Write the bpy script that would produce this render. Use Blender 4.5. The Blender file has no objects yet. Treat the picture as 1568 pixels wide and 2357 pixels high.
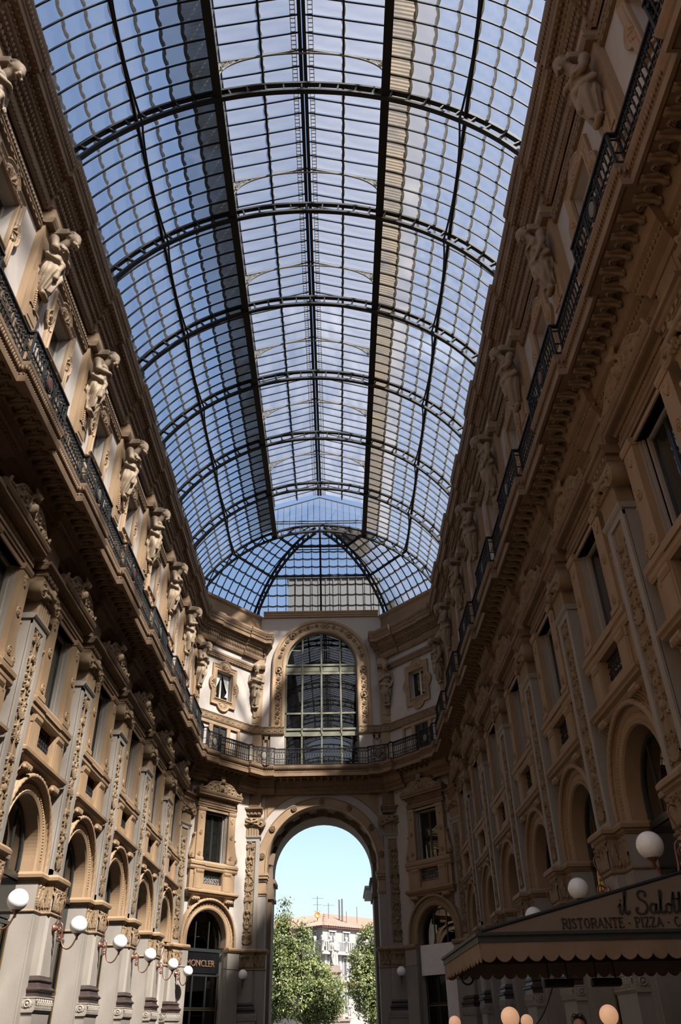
import bpy, math, random
import numpy as np
from mathutils import Matrix, Vector

# ------------------------------------------------------------------ camera, sky, sun, exposure
S = bpy.context.scene
CAM = (0.808, 0.0, 1.65)
F_PX = 1774.5
PITCH, YAW, ROLL = 0.59489, 0.01286, 0.02182
def _rot():
    cp, sp, cy, sy, cr, sr = math.cos(PITCH), math.sin(PITCH), math.cos(YAW), math.sin(YAW), math.cos(ROLL), math.sin(ROLL)
    Ry = np.array([[cy, 0, -sy], [0, 1, 0], [sy, 0, cy]])
    Rx = np.array([[1, 0, 0], [0, cp, -sp], [0, sp, cp]])
    Rr = np.array([[cr, -sr, 0], [sr, cr, 0], [0, 0, 1]])
    return Rr @ Rx @ Ry
RM = _rot()
cd = bpy.data.cameras.new('camera'); cam = bpy.data.objects.new('camera', cd)
S.collection.objects.link(cam); S.camera = cam
cd.sensor_fit = 'VERTICAL'; cd.sensor_height = 36.0; cd.sensor_width = 36.0 * 1568 / 2357
cd.lens = F_PX / 2357 * 36.0; cd.clip_end = 2000; cd.clip_start = 0.05
_r, _u, _f = (Vector((RM[i, 0], RM[i, 2], RM[i, 1])) for i in range(3))
cam.matrix_world = Matrix(((_r.x, _u.x, -_f.x, CAM[0]), (_r.y, _u.y, -_f.y, CAM[1]), (_r.z, _u.z, -_f.z, CAM[2]), (0, 0, 0, 1)))

SUN = Vector((0.61, -0.70, 1.0)).normalized()
SUN_ENERGY = 26.0
SKY_STRENGTH = 0.30
EXPOSURE = 0.0
W = bpy.data.worlds.new('sky'); S.world = W; W.use_nodes = True
def _world():
    nt = W.node_tree; nt.nodes.clear()
    N = nt.nodes.new; L = nt.links.new
    out = N('ShaderNodeOutputWorld'); bg = N('ShaderNodeBackground')
    sky = N('ShaderNodeTexSky'); sky.sky_type = 'NISHITA'; sky.sun_disc = False
    sky.sun_elevation = math.asin(SUN.z); sky.sun_rotation = math.atan2(SUN.x, SUN.y)
    sky.air_density = 1.0; sky.dust_density = 3.0; sky.ozone_density = 1.0; sky.altitude = 120
    tc = N('ShaderNodeTexCoord')
    mp = N('ShaderNodeMapping'); mp.inputs['Scale'].default_value = (1.6, 1.6, 3.2); mp.inputs['Location'].default_value = (3.1, 1.7, 0.9)
    no = N('ShaderNodeTexNoise'); no.inputs['Scale'].default_value = 1.6; no.inputs['Detail'].default_value = 8; no.inputs['Roughness'].default_value = 0.55
    rp = N('ShaderNodeValToRGB'); rp.color_ramp.elements[0].position = 0.66; rp.color_ramp.elements[1].position = 0.88
    mx = N('ShaderNodeMixRGB'); mx.inputs[2].default_value = (9.0, 9.3, 9.8, 1)
    mu = N('ShaderNodeMath'); mu.operation = 'MULTIPLY'; mu.inputs[1].default_value = 0.55
    mz = N('ShaderNodeMixRGB'); mz.blend_type = 'MULTIPLY'; mz.inputs[0].default_value = 1.0; mz.inputs[2].default_value = (0.96, 0.955, 0.94, 1); L(tc.outputs['Generated'], mp.inputs[0]); L(mp.outputs[0], no.inputs[0]); L(no.outputs[0], rp.inputs[0])
    L(rp.outputs[0], mu.inputs[0]); L(mu.outputs[0], mx.inputs[0]); L(sky.outputs[0], mz.inputs[1]); L(mz.outputs[0], mx.inputs[1])
    L(mx.outputs[0], bg.inputs[0]); bg.inputs[1].default_value = SKY_STRENGTH; L(bg.outputs[0], out.inputs[0])
_world()
sl = bpy.data.lights.new('sun', 'SUN'); sl.energy = SUN_ENERGY; sl.angle = math.radians(2.6); sl.color = (1.0, 0.93, 0.84)
so = bpy.data.objects.new('sun', sl); S.collection.objects.link(so)
so.rotation_mode = 'QUATERNION'; so.rotation_quaternion = SUN.to_track_quat('Z', 'Y'); so.location = (40, -40, 60)
S.view_settings.view_transform = 'Standard'; S.view_settings.look = 'None'; S.view_settings.gamma = 1.0
S.view_settings.use_curve_mapping = False; S.view_settings.exposure = EXPOSURE
S.cycles.transparent_max_bounces = 24; S.cycles.max_bounces = 8; S.cycles.diffuse_bounces = 5
S.cycles.sample_clamp_indirect = 4.0

# ------------------------------------------------------------------ materials
random.seed(7); RNG = np.random.default_rng(11)
def _nodes(name):
    m = bpy.data.materials.new(name); m.use_nodes = True; nt = m.node_tree
    return m, nt, nt.nodes['Principled BSDF'], nt.nodes.new, nt.links.new
def stone(name, c1, c2, scale=3.0, rough=0.75, bump=0.15, c3=None, streak=0.0, metal=0.0, coord='Object'):
    m, nt, p, N, L = _nodes(name)
    tc = N('ShaderNodeTexCoord'); mp = N('ShaderNodeMapping'); L(tc.outputs[coord], mp.inputs[0])
    if streak: mp.inputs['Scale'].default_value = (1, 1, streak)
    no = N('ShaderNodeTexNoise'); no.inputs['Scale'].default_value = scale; no.inputs['Detail'].default_value = 7; no.inputs['Roughness'].default_value = 0.65
    L(mp.outputs[0], no.inputs[0])
    rp = N('ShaderNodeValToRGB'); e = rp.color_ramp.elements
    e[0].position = 0.32; e[0].color = (*c2, 1); e[1].position = 0.66; e[1].color = (*c1, 1)
    if c3:
        k = e.new(0.82); k.color = (*c3, 1)
    L(no.outputs[0], rp.inputs[0]); L(rp.outputs[0], p.inputs['Base Color'])
    p.inputs['Roughness'].default_value = rough; p.inputs['Metallic'].default_value = metal
    if bump:
        n2 = N('ShaderNodeTexNoise'); n2.inputs['Scale'].default_value = scale * 14; n2.inputs['Detail'].default_value = 4
        L(tc.outputs[coord], n2.inputs[0]); b = N('ShaderNodeBump'); b.inputs['Strength'].default_value = bump; b.inputs['Distance'].default_value = 0.02
        L(n2.outputs[0], b.inputs['Height']); L(b.outputs[0], p.inputs['Normal'])
    return m
def plain(name, c, rough=0.5, metal=0.0, emit=None, es=0.0):
    m, nt, p, N, L = _nodes(name)
    no = N('ShaderNodeTexNoise'); no.inputs['Scale'].default_value = 9; no.inputs['Detail'].default_value = 3
    mr = N('ShaderNodeMixRGB'); mr.inputs[1].default_value = (*[v * 0.85 for v in c], 1); mr.inputs[2].default_value = (*[min(1, v * 1.12) for v in c], 1)
    L(no.outputs[0], mr.inputs[0]); L(mr.outputs[0], p.inputs['Base Color'])
    p.inputs['Roughness'].default_value = rough; p.inputs['Metallic'].default_value = metal
    if 'iron' in name: p.inputs['Specular IOR Level'].default_value = 0.2
    if emit: p.inputs['Emission Color'].default_value = (*emit, 1); p.inputs['Emission Strength'].default_value = es
    return m
def glass(name, tint, gloss=0.06, dirt=0.10, dirtc=(0.55, 0.52, 0.48), nscale=6.0, trans=0.6, stretch=(1, 1, 1), rough=0.02):
    """thin sheet: tinted see-through, a surface reflection, and a film of dust that scatters light both ways"""
    m = bpy.data.materials.new(name); m.use_nodes = True; nt = m.node_tree; nt.nodes.clear(); N = nt.nodes.new; L = nt.links.new
    out = N('ShaderNodeOutputMaterial'); t = N('ShaderNodeBsdfTransparent'); t.inputs[0].default_value = (*tint, 1)
    g = N('ShaderNodeBsdfGlossy'); g.inputs['Roughness'].default_value = rough
    fr = N('ShaderNodeFresnel'); fr.inputs[0].default_value = 1.45
    mm = N('ShaderNodeMath'); mm.operation = 'MULTIPLY_ADD'; mm.inputs[1].default_value = gloss / 0.05 ; mm.inputs[2].default_value = 0; L(fr.outputs[0], mm.inputs[0])
    mm.use_clamp = True
    m1 = N('ShaderNodeMixShader'); L(mm.outputs[0], m1.inputs[0]); L(t.outputs[0], m1.inputs[1]); L(g.outputs[0], m1.inputs[2])
    d = N('ShaderNodeBsdfDiffuse'); d.inputs[0].default_value = (*dirtc, 1); tl = N('ShaderNodeBsdfTranslucent'); tl.inputs[0].default_value = (*dirtc, 1)
    m2 = N('ShaderNodeMixShader'); m2.inputs[0].default_value = trans; L(d.outputs[0], m2.inputs[1]); L(tl.outputs[0], m2.inputs[2])
    tc = N('ShaderNodeTexCoord'); mp = N('ShaderNodeMapping'); mp.inputs['Scale'].default_value = stretch; L(tc.outputs['Object'], mp.inputs[0])
    no = N('ShaderNodeTexNoise'); no.inputs['Scale'].default_value = nscale; no.inputs['Detail'].default_value = 6; L(mp.outputs[0], no.inputs[0])
    ma = N('ShaderNodeMath'); ma.operation = 'MULTIPLY'; ma.inputs[1].default_value = dirt * 2; L(no.outputs[0], ma.inputs[0]); ma.use_clamp = True
    m3 = N('ShaderNodeMixShader'); L(ma.outputs[0], m3.inputs[0]); L(m1.outputs[0], m3.inputs[1]); L(m2.outputs[0], m3.inputs[2])
    L(m3.outputs[0], out.inputs[0]); return m
M = {}
M['plaster'] = stone('plaster', (0.348, 0.307, 0.277), (0.303, 0.263, 0.237), 0.7, 0.85, 0.06, coord='Object')
M['tan'] = stone('ochre_stone', (0.259, 0.169, 0.095), (0.204, 0.127, 0.068), 1.3, 0.72, 0.12, c3=(0.296, 0.215, 0.137), streak=0.3)
M['brown'] = stone('weathered_brown_stone', (0.175, 0.108, 0.060), (0.125, 0.074, 0.039), 1.6, 0.78, 0.15, c3=(0.205, 0.135, 0.080), streak=0.5)
M['browncarve'] = stone('weathered_carved_stone', (0.165, 0.104, 0.058), (0.115, 0.069, 0.037), 2.5, 0.8, 0.15)
M['carve'] = stone('carved_ochre_stone', (0.200, 0.135, 0.077), (0.156, 0.099, 0.052), 2.5, 0.78, 0.15)
M['grey'] = stone('grey_stone', (0.240, 0.211, 0.181), (0.200, 0.172, 0.146), 1.1, 0.7, 0.08, streak=0.35)
M['statue'] = stone('statue_stone', (0.209, 0.151, 0.098), (0.163, 0.114, 0.070), 2.2, 0.75, 0.12)
M['block'] = stone('pale_carved_stone', (0.266, 0.233, 0.196), (0.215, 0.181, 0.148), 2.2, 0.75, 0.12)
M['marble'] = stone('dark_red_marble', (0.044, 0.026, 0.022), (0.022, 0.013, 0.011), 4, 0.45, 0.0, c3=(0.067, 0.044, 0.038))
M['iron'] = plain('black_iron', (0.014, 0.014, 0.015), 0.6, 0.0)
M['roofiron'] = plain('roof_iron', (0.016, 0.016, 0.017), 0.6, 0.1)
M['paleiron'] = plain('pale_painted_iron', (0.125, 0.115, 0.098), 0.6, 0.0)
M['frame'] = plain('olive_grey_frame', (0.115, 0.110, 0.075), 0.5, 0.0)
M['darkframe'] = plain('dark_window_frame', (0.03, 0.032, 0.03), 0.35, 0.4)
M['palejamb'] = plain('pale_painted_wood', (0.42, 0.41, 0.38), 0.5)
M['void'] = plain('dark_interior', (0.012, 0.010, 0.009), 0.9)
M['copper'] = plain('lamp_copper', (0.22, 0.10, 0.065), 0.38, 0.7)
M['globe'] = plain('opal_glass', (0.83, 0.82, 0.80), 0.12)
M['warm'] = plain('lit_opal_glass', (0.8, 0.6, 0.45), 0.25, 0, (1.0, 0.50, 0.26), 0.42)
M['curtain'] = plain('curtain_cloth', (0.62, 0.60, 0.56), 0.9)
M['shutter'] = plain('grey_green_blind', (0.17, 0.19, 0.17), 0.6)
M['roofglass'] = glass('roof_glass', (0.80, 0.83, 0.86), 0.05, 0.06, nscale=3.0, dirtc=(0.62, 0.60, 0.56))
M['lanternglass'] = glass('lantern_glass', (0.66, 0.69, 0.72), 0.05, 0.11, nscale=1.8, dirtc=(0.56, 0.54, 0.53), stretch=(1, 0.25, 1), trans=0.75)
M['frosted'] = glass('frosted_roof_glass', (0.60, 0.62, 0.62), 0.04, 0.26, nscale=0.8, dirtc=(0.30, 0.27, 0.235), trans=0.6)
M['lap'] = glass('grimy_glass_lap', (0.12, 0.115, 0.105), 0.03, 0.55, nscale=22, dirtc=(0.11, 0.095, 0.075), trans=0.6)
M['sheet'] = glass('ribbed_roof_sheet', (0.42, 0.41, 0.39), 0.02, 0.75, nscale=1.0, dirtc=(0.20, 0.165, 0.125), trans=0.5)
M['windowglass'] = glass('window_glass', (0.55, 0.58, 0.57), 0.11, 0.02, rough=0.01)
M['shopglass'] = glass('shop_glass', (0.40, 0.40, 0.39), 0.10, 0.0, rough=0.01)
M['vault'] = stone('shade_darkened_vault_stone', (0.17, 0.115, 0.07), (0.12, 0.08, 0.05), 1.0, 0.8, 0.1)  # darker take on the ochre stone; the passage's shadow is put into the colour
M['zinc'] = plain('zinc_roof', (0.034, 0.033, 0.034), 0.6, 0.0)
M['white'] = plain('white_board', (0.62, 0.58, 0.56), 0.7)
M['brass'] = plain('brass', (0.42, 0.26, 0.08), 0.3, 0.9)
M['sign'] = plain('black_sign_glass', (0.006, 0.006, 0.007), 0.12)
M['copperletter'] = plain('copper_letters', (0.20, 0.105, 0.055), 0.4, 0.3)
M['medred'] = plain('dull_red_medallion', (0.085, 0.03, 0.022), 0.6)
M['bigglass'] = glass('great_window_glass', (0.36, 0.38, 0.38), 0.10, 0.02, rough=0.01)
M['goldneon'] = plain('gold_script', (0.55, 0.32, 0.06), 0.4, 0.2, (1.0, 0.5, 0.08), 0.05)

# ------------------------------------------------------------------ mesh builder
class MB:
    def __init__(s): s.v = []; s.q = []; s.t = []; s.ng = []; s.n = 0
    def add(s, V, Q=None, T=None, m=0, sm=False):
        V = np.asarray(V, float).reshape(-1, 3); s.v.append(V)
        for F, st, w in ((Q, s.q, 4), (T, s.t, 3)):
            if F is not None and len(F):
                F = np.asarray(F, int).reshape(-1, w) + s.n
                st.append((F, np.full(len(F), m), np.full(len(F), sm)))
        s.n += len(V)
    def ngon(s, V, m=0):
        V = np.asarray(V, float).reshape(-1, 3); s.v.append(V); s.ng.append((list(range(s.n, s.n + len(V))), m)); s.n += len(V)
    def box(s, x0, x1, y0, y1, z0, z1, m=0):
        V = [(x, y, z) for z in (z0, z1) for y in (y0, y1) for x in (x0, x1)]
        s.add(V, [(0, 2, 3, 1), (4, 5, 7, 6), (0, 1, 5, 4), (2, 6, 7, 3), (0, 4, 6, 2), (1, 3, 7, 5)], m=m)
    def bar(s, a, b, w, h, up=(0, 0, 1), m=0):
        a = np.array(a, float); b = np.array(b, float); d = b - a; L = np.linalg.norm(d)
        if L < 1e-6: return
        d /= L; u = np.array(up, float); x = np.cross(d, u)
        if np.linalg.norm(x) < 1e-4: x = np.cross(d, (1, 0, 0))
        x /= np.linalg.norm(x); u = np.cross(x, d)
        V = [p + x * i * w / 2 + u * j * h / 2 for p in (a, b) for i, j in ((-1, -1), (1, -1), (1, 1), (-1, 1))]
        s.add(V, [(0, 1, 2, 3), (7, 6, 5, 4), (0, 4, 5, 1), (1, 5, 6, 2), (2, 6, 7, 3), (3, 7, 4, 0)], m=m)
    def tube(s, pts, r, n=6, m=0, sm=True, closed=False):
        P = np.asarray(pts, float); k = len(P); r = np.broadcast_to(np.asarray(r, float), (k,))
        T = np.gradient(P, axis=0) if not closed else (np.roll(P, -1, 0) - np.roll(P, 1, 0))
        T /= np.linalg.norm(T, axis=1)[:, None] + 1e-12
        u = np.array((0, 0, 1.0)) if abs(T[0, 2]) < 0.9 else np.array((1.0, 0, 0)); V = []
        for i in range(k):
            u = u - T[i] * (u @ T[i]); u /= np.linalg.norm(u) + 1e-12; w = np.cross(T[i], u)
            a = np.arange(n) * 2 * math.pi / n
            V.append(P[i] + r[i] * (np.cos(a)[:, None] * u + np.sin(a)[:, None] * w))
        V = np.concatenate(V); Q = []
        for i in range(k if closed else k - 1):
            j = (i + 1) % k
            for a in range(n): b = (a + 1) % n; Q.append((i * n + a, i * n + b, j * n + b, j * n + a))
        s.add(V, Q, m=m, sm=sm)
        if not closed: s.ngon(V[:n][::-1], m); s.ngon(V[-n:], m)
    def lathe(s, prof, c=(0, 0, 0), n=16, m=0, axis='z', sm=True):
        pr = np.asarray(prof, float); k = len(pr); a = np.arange(n) * 2 * math.pi / n
        R = pr[:, 0][:, None]; Z = np.repeat(pr[:, 1][:, None], n, 1); X = R * np.cos(a); Y = R * np.sin(a)
        V = {'z': (X, Y, Z), 'y': (X, Z, -Y), 'x': (Z, X, Y)}[axis]
        V = np.stack(V, -1).reshape(-1, 3) + np.array(c)
        Q = [(i * n + j, i * n + (j + 1) % n, (i + 1) * n + (j + 1) % n, (i + 1) * n + j) for i in range(k - 1) for j in range(n)]
        s.add(V, Q, m=m, sm=sm)
    def ball(s, c, r, nu=8, nv=5, m=0, rot=None):
        th = np.linspace(0, math.pi, nv + 1); ph = np.arange(nu) * 2 * math.pi / nu
        V = np.stack([np.outer(np.sin(th), np.cos(ph)), np.outer(np.sin(th), np.sin(ph)), np.repeat(np.cos(th)[:, None], nu, 1)], -1).reshape(-1, 3)
        V = V * np.broadcast_to(np.asarray(r, float), (3,))
        if rot is not None: V = V @ np.asarray(rot).T
        Q = [(i * nu + j, (i + 1) * nu + j, (i + 1) * nu + (j + 1) % nu, i * nu + (j + 1) % nu) for i in range(nv) for j in range(nu)]
        s.add(V + np.array(c), Q, m=m, sm=True)
    def prism(s, poly, y0, y1, m=0):
        """polygon in x,z pushed from y0 to y1"""
        k = len(poly); A = [(x, y0, z) for x, z in poly]; B = [(x, y1, z) for x, z in poly]
        s.add(A + B, [(i, (i + 1) % k, k + (i + 1) % k, k + i) for i in range(k)], m=m)
        s.ngon(A[::-1], m); s.ngon(B, m)
    def prismx(s, poly, x0, x1, m=0):
        """polygon in y,z pushed from x0 to x1"""
        k = len(poly); A = [(x0, y, z) for y, z in poly]; B = [(x1, y, z) for y, z in poly]
        s.add(A + B, [(i, (i + 1) % k, k + (i + 1) % k, k + i) for i in range(k)], m=m)
        s.ngon(A, m); s.ngon(B[::-1], m)
    def rows(s, R, m=0, sm=False, closed=False):
        """skin a list of rows, each the same number of points"""
        R = np.asarray(R, float); a, b = R.shape[:2]
        Q = [(i * b + j, i * b + j + 1, (i + 1) * b + j + 1, (i + 1) * b + j) for i in range(a - 1) for j in range(b - 1)]
        if closed: Q += [((a - 1) * b + j, (a - 1) * b + j + 1, j + 1, j) for j in range(b - 1)]
        s.add(R.reshape(-1, 3), Q, m=m, sm=sm)
    def run(s, prof, x0, x1, end=1.0, m=0, y0=0.0):
        """moulding profile [(y,z)] run along x, ends returned to the wall (mitred by end)"""
        R = []
        for y, z in prof:
            e = y * end; R.append([(x0 - e, y0, z), (x0 - e, y, z), (x1 + e, y, z), (x1 + e, y0, z)])
        s.rows(R, m=m); s.ngon([R[0][i] for i in range(4)], m); s.ngon([R[-1][i] for i in range(4)][::-1], m)
    def merge(s, o, mat=None, dm=0):
        mt = np.array(mat) if mat is not None else None
        off = s.n
        for V in o.v:
            s.v.append(V if mt is None else V @ mt[:3, :3].T + mt[:3, 3])
        for src, dst in ((o.q, s.q), (o.t, s.t)):
            for F, a, b in src: dst.append((F + off, a + dm, b))
        for f, m in o.ng: s.ng.append(([i + off for i in f], m + dm))
        s.n += o.n
    def mesh(s, name, mats):
        me = bpy.data.meshes.new(name)
        V = np.concatenate(s.v) if s.v else np.zeros((0, 3))
        loops = []; starts = []; mi = []; sm = []; c = 0
        for st, w in ((s.q, 4), (s.t, 3)):
            for F, a, b in st:
                loops.append(F.ravel()); starts.append(c + np.arange(len(F)) * w); c += F.size; mi.append(a); sm.append(b)
        for f, m in s.ng:
            loops.append(np.array(f)); starts.append(np.array([c])); c += len(f); mi.append(np.array([m])); sm.append(np.array([False]))
        loops = np.concatenate(loops).astype(np.int32); starts = np.concatenate(starts).astype(np.int32)
        me.vertices.add(len(V)); me.vertices.foreach_set('co', V.astype(np.float32).ravel())
        me.loops.add(len(loops)); me.loops.foreach_set('vertex_index', loops)
        me.polygons.add(len(starts)); me.polygons.foreach_set('loop_start', starts)
        me.polygons.foreach_set('material_index', np.concatenate(mi).astype(np.int32))
        me.polygons.foreach_set('use_smooth', np.concatenate(sm).astype(bool))
        for x in (mats if isinstance(mats, (list, tuple)) else [mats]): me.materials.append(M[x] if isinstance(x, str) else x)
        me.update(calc_edges=True); me.validate(clean_customdata=False)
        return me

COL = S.collection
def obj(name, me, parent=None, loc=None, rz=0.0, mat=None):
    o = bpy.data.objects.new(name, me); COL.objects.link(o)
    if parent is not None: o.parent = parent
    if mat is not None: o.matrix_local = mat
    else:
        if loc is not None: o.location = loc
        if rz: o.rotation_euler = (0, 0, rz)
    return o
def thing(name, label=None, cat=None, loc=(0, 0, 0), rz=0.0, group=None, kind=None, me=None):
    o = obj(name, me, None, loc, rz)
    tag(o, label, cat, group, kind); return o
def tag(o, label=None, cat=None, group=None, kind=None):
    if label: o['label'] = label
    if cat: o['category'] = cat
    if group: o['group'] = group
    if kind: o['kind'] = kind
def stuff(o): o['kind'] = 'stuff'; return o
def proj(p):
    c = RM @ np.array([p[0] - CAM[0], p[2] - CAM[2], p[1] - CAM[1]])
    if c[2] < 0.2: return None
    return 784 + F_PX * c[0] / c[2], 1178.5 - F_PX * c[1] / c[2]
def seen(pts, mg=0):
    for p in pts:
        q = proj(p)
        if q and -mg < q[0] < 1568 + mg and -mg < q[1] < 2357 + mg: return True
    return False

# ------------------------------------------------------------------ signed distance shapes -> one continuous surface
class SD:
    def __init__(s, lo, hi, h):
        s.lo = np.array(lo, float); s.h = h
        n = np.ceil((np.array(hi) - s.lo) / h).astype(int) + 1
        ax = [s.lo[i] + np.arange(n[i]) * h for i in range(3)]
        s.x, s.y, s.z = (a.astype(np.float32) for a in np.meshgrid(*ax, indexing='ij'))
        s.d = np.full(s.x.shape, 9.0, np.float32)
    def put(s, d, k=0.0):
        if k > 0:
            h = np.clip(0.5 + 0.5 * (s.d - d) / k, 0, 1); s.d = s.d * (1 - h) + d * h - k * h * (1 - h)
        else: s.d = np.minimum(s.d, d)
    def cut(s, d): s.d = np.maximum(s.d, -d)
    def cap(s, a, b, ra, rb=None, k=0.03, flat=None):
        rb = ra if rb is None else rb
        ax, ay, az = a; bx, by, bz = b; dx, dy, dz = bx - ax, by - ay, bz - az
        t = np.clip(((s.x - ax) * dx + (s.y - ay) * dy + (s.z - az) * dz) / (dx * dx + dy * dy + dz * dz + 1e-9), 0, 1)
        d = np.sqrt((s.x - ax - t * dx) ** 2 + (s.y - ay - t * dy) ** 2 + (s.z - az - t * dz) ** 2) - (ra + (rb - ra) * t)
        s.put(d, k)
    def chain(s, pts, r, k=0.01):
        r = np.broadcast_to(r, (len(pts),))
        for i in range(len(pts) - 1): s.cap(pts[i], pts[i + 1], r[i], r[i + 1], k)
    def dell(s, c, r):
        a, b, e = (s.x - c[0]) / r[0], (s.y - c[1]) / r[1], (s.z - c[2]) / r[2]
        k0 = np.sqrt(a * a + b * b + e * e); k1 = np.sqrt((a / r[0]) ** 2 + (b / r[1]) ** 2 + (e / r[2]) ** 2) + 1e-6
        return k0 * (k0 - 1) / k1
    def ell(s, c, r, k=0.03): s.put(s.dell(c, r), k)
    def dbox(s, c, b, rd=0.0):
        q = [np.abs(v - c[i]) - b[i] + rd for i, v in enumerate((s.x, s.y, s.z))]
        return np.sqrt(sum(np.maximum(v, 0) ** 2 for v in q)) + np.minimum(np.maximum(np.maximum(q[0], q[1]), q[2]), 0) - rd
    def box(s, c, b, rd=0.01, k=0.0): s.put(s.dbox(c, b, rd), k)
    def nets(s):
        f = s.d; sg = f < 0
        n = np.array(f.shape) - 1
        cnt = np.zeros(n, np.int8); 
        for i in (0, 1):
            for j in (0, 1):
                for k in (0, 1): cnt += sg[i:n[0] + i, j:n[1] + j, k:n[2] + k]
        mask = (cnt > 0) & (cnt < 8)
        I = np.argwhere(mask); idx = np.full(n, -1, int); idx[mask] = np.arange(len(I))
        acc = np.zeros((len(I), 3)); num = np.zeros(len(I))
        off = [(i, j, k) for i in (0, 1) for j in (0, 1) for k in (0, 1)]
        for a in off:
            for ax in range(3):
                if a[ax]: continue
                b = list(a); b[ax] = 1
                fa = f[I[:, 0] + a[0], I[:, 1] + a[1], I[:, 2] + a[2]]; fb = f[I[:, 0] + b[0], I[:, 1] + b[1], I[:, 2] + b[2]]
                c = (fa < 0) != (fb < 0); t = np.where(c, fa / (fa - fb + 1e-12), 0)
                p = np.tile(np.array(a, float), (len(I), 1)); p[:, ax] += t
                acc += p * c[:, None]; num += c
        V = s.lo + (I + acc / num[:, None]) * s.h
        Q = []
        for ax in range(3):
            o1, o2 = [(1, 2), (2, 0), (0, 1)][ax]
            sl = [slice(None)] * 3; sl2 = [slice(None)] * 3
            sl[ax] = slice(0, n[ax]); sl2[ax] = slice(1, n[ax] + 1)
            ch = sg[tuple(sl)] != sg[tuple(sl2)]
            E = np.argwhere(ch)
            E = E[(E[:, o1] > 0) & (E[:, o2] > 0) & (E[:, o1] < n[o1]) & (E[:, o2] < n[o2])]
            if not len(E): continue
            ins = sg[E[:, 0], E[:, 1], E[:, 2]]
            def at(d1, d2):
                e = E.copy(); e[:, o1] -= d1; e[:, o2] -= d2; return idx[e[:, 0], e[:, 1], e[:, 2]]
            q = np.stack([at(1, 1), at(0, 1), at(0, 0), at(1, 0)], 1)
            q[~ins] = q[~ins][:, ::-1]; Q.append(q)
        Q = np.concatenate(Q); Q = Q[(Q >= 0).all(1)]
        return V, Q
    def mesh(s, name, mats, smooth=True):
        V, Q = s.nets(); b = MB(); b.add(V, Q, sm=smooth); return b.mesh(name, mats)
def spiral(c, r0, r1, turns, a0=0.0, n=24, plane='xz', y=0.0, sgn=1):
    o = []
    for i in range(n + 1):
        t = i / n; r = r0 + (r1 - r0) * t; a = a0 + sgn * turns * 2 * math.pi * t
        o.append((c[0] + r * math.cos(a), y, c[1] + r * math.sin(a)))
    return o
# ------------------------------------------------------------------ carved relief as real height on a grid
class Relief:
    def __init__(s, x0, x1, z0, z1, res):
        nx, nz = int((x1 - x0) / res) + 1, int((z1 - z0) / res) + 1
        s.X, s.Z = np.meshgrid(np.linspace(x0, x1, nx), np.linspace(z0, z1, nz), indexing='ij'); s.H = np.zeros_like(s.X)
    def leaf(s, x, z, a, L, w, h, lobes=4, sym=True):
        for g in ((1, -1) if sym else (1,)):
            X = s.X * g; dx, dz = X - x, s.Z - z; t = (dx * math.cos(a) + dz * math.sin(a)) / L; q = -dx * math.sin(a) + dz * math.cos(a)
            tt = np.clip(t, 0, 1); ww = w * np.sin(np.pi * tt ** 0.75) * (0.72 + 0.28 * np.abs(np.sin(lobes * np.pi * tt))) + 1e-4
            e = 1 - (q / ww) ** 2; ok = (t > 0) & (t < 1) & (e > 0)
            s.H = np.maximum(s.H, np.where(ok, h * (0.35 + 0.65 * np.sqrt(np.clip(e, 0, 1))) * (0.75 + 0.25 * np.abs(q / ww)) * (0.6 + 0.4 * tt), 0))
    def disc(s, x, z, r, h, sym=True, petals=0):
        for g in ((1, -1) if sym and x else (1,)):
            dx, dz = s.X * g - x, s.Z - z; d = np.hypot(dx, dz) / r
            m = 1.0
            if petals: m = 0.6 + 0.4 * np.abs(np.cos(np.arctan2(dz, dx) * petals / 2)) - 0.5 * np.exp(-(d / 0.25) ** 2) * 0 
            s.H = np.maximum(s.H, np.where(d < 1, h * m * np.sqrt(np.clip(1 - d * d, 0, 1)), 0))
    def ring(s, x, z, r, w, h, sym=True):
        for g in ((1, -1) if sym and x else (1,)):
            d = np.abs(np.hypot(s.X * g - x, s.Z - z) - r) / w
            s.H = np.maximum(s.H, np.where(d < 1, h * np.sqrt(np.clip(1 - d * d, 0, 1)), 0))
    def curve(s, P, w, h, sym=True):
        P = np.asarray(P)
        for g in ((1, -1) if sym else (1,)):
            X = s.X * g; best = np.full_like(X, 9.0)
            for (ax, az), (bx, bz) in zip(P[:-1], P[1:]):
                dx, dz = bx - ax, bz - az; t = np.clip(((X - ax) * dx + (s.Z - az) * dz) / (dx * dx + dz * dz + 1e-9), 0, 1)
                best = np.minimum(best, np.hypot(X - ax - t * dx, s.Z - az - t * dz))
            d = best / w; s.H = np.maximum(s.H, np.where(d < 1, h * np.sqrt(np.clip(1 - d * d, 0, 1)), 0))
    def rect(s, x0, x1, z0, z1, h):
        s.H = np.maximum(s.H, np.where((s.X > x0) & (s.X < x1) & (s.Z > z0) & (s.Z < z1), h, 0))
    def into(s, b, y=0.0, m=0):
        R = np.stack([s.X, s.H + y, s.Z], -1); b.rows(R[::-1], m=m, sm=False)
    def mesh(s, name, mat, y=0.0):
        b = MB(); s.into(b, y); return b.mesh(name, mat)
def scroll2(x, z, r, turns, a0, sg, n=16):
    return [(x + (r * (1 - 0.85 * i / n)) * math.cos(a0 + sg * turns * 6.283 * i / n), z + (r * (1 - 0.85 * i / n)) * math.sin(a0 + sg * turns * 6.283 * i / n)) for i in range(n + 1)]
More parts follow.
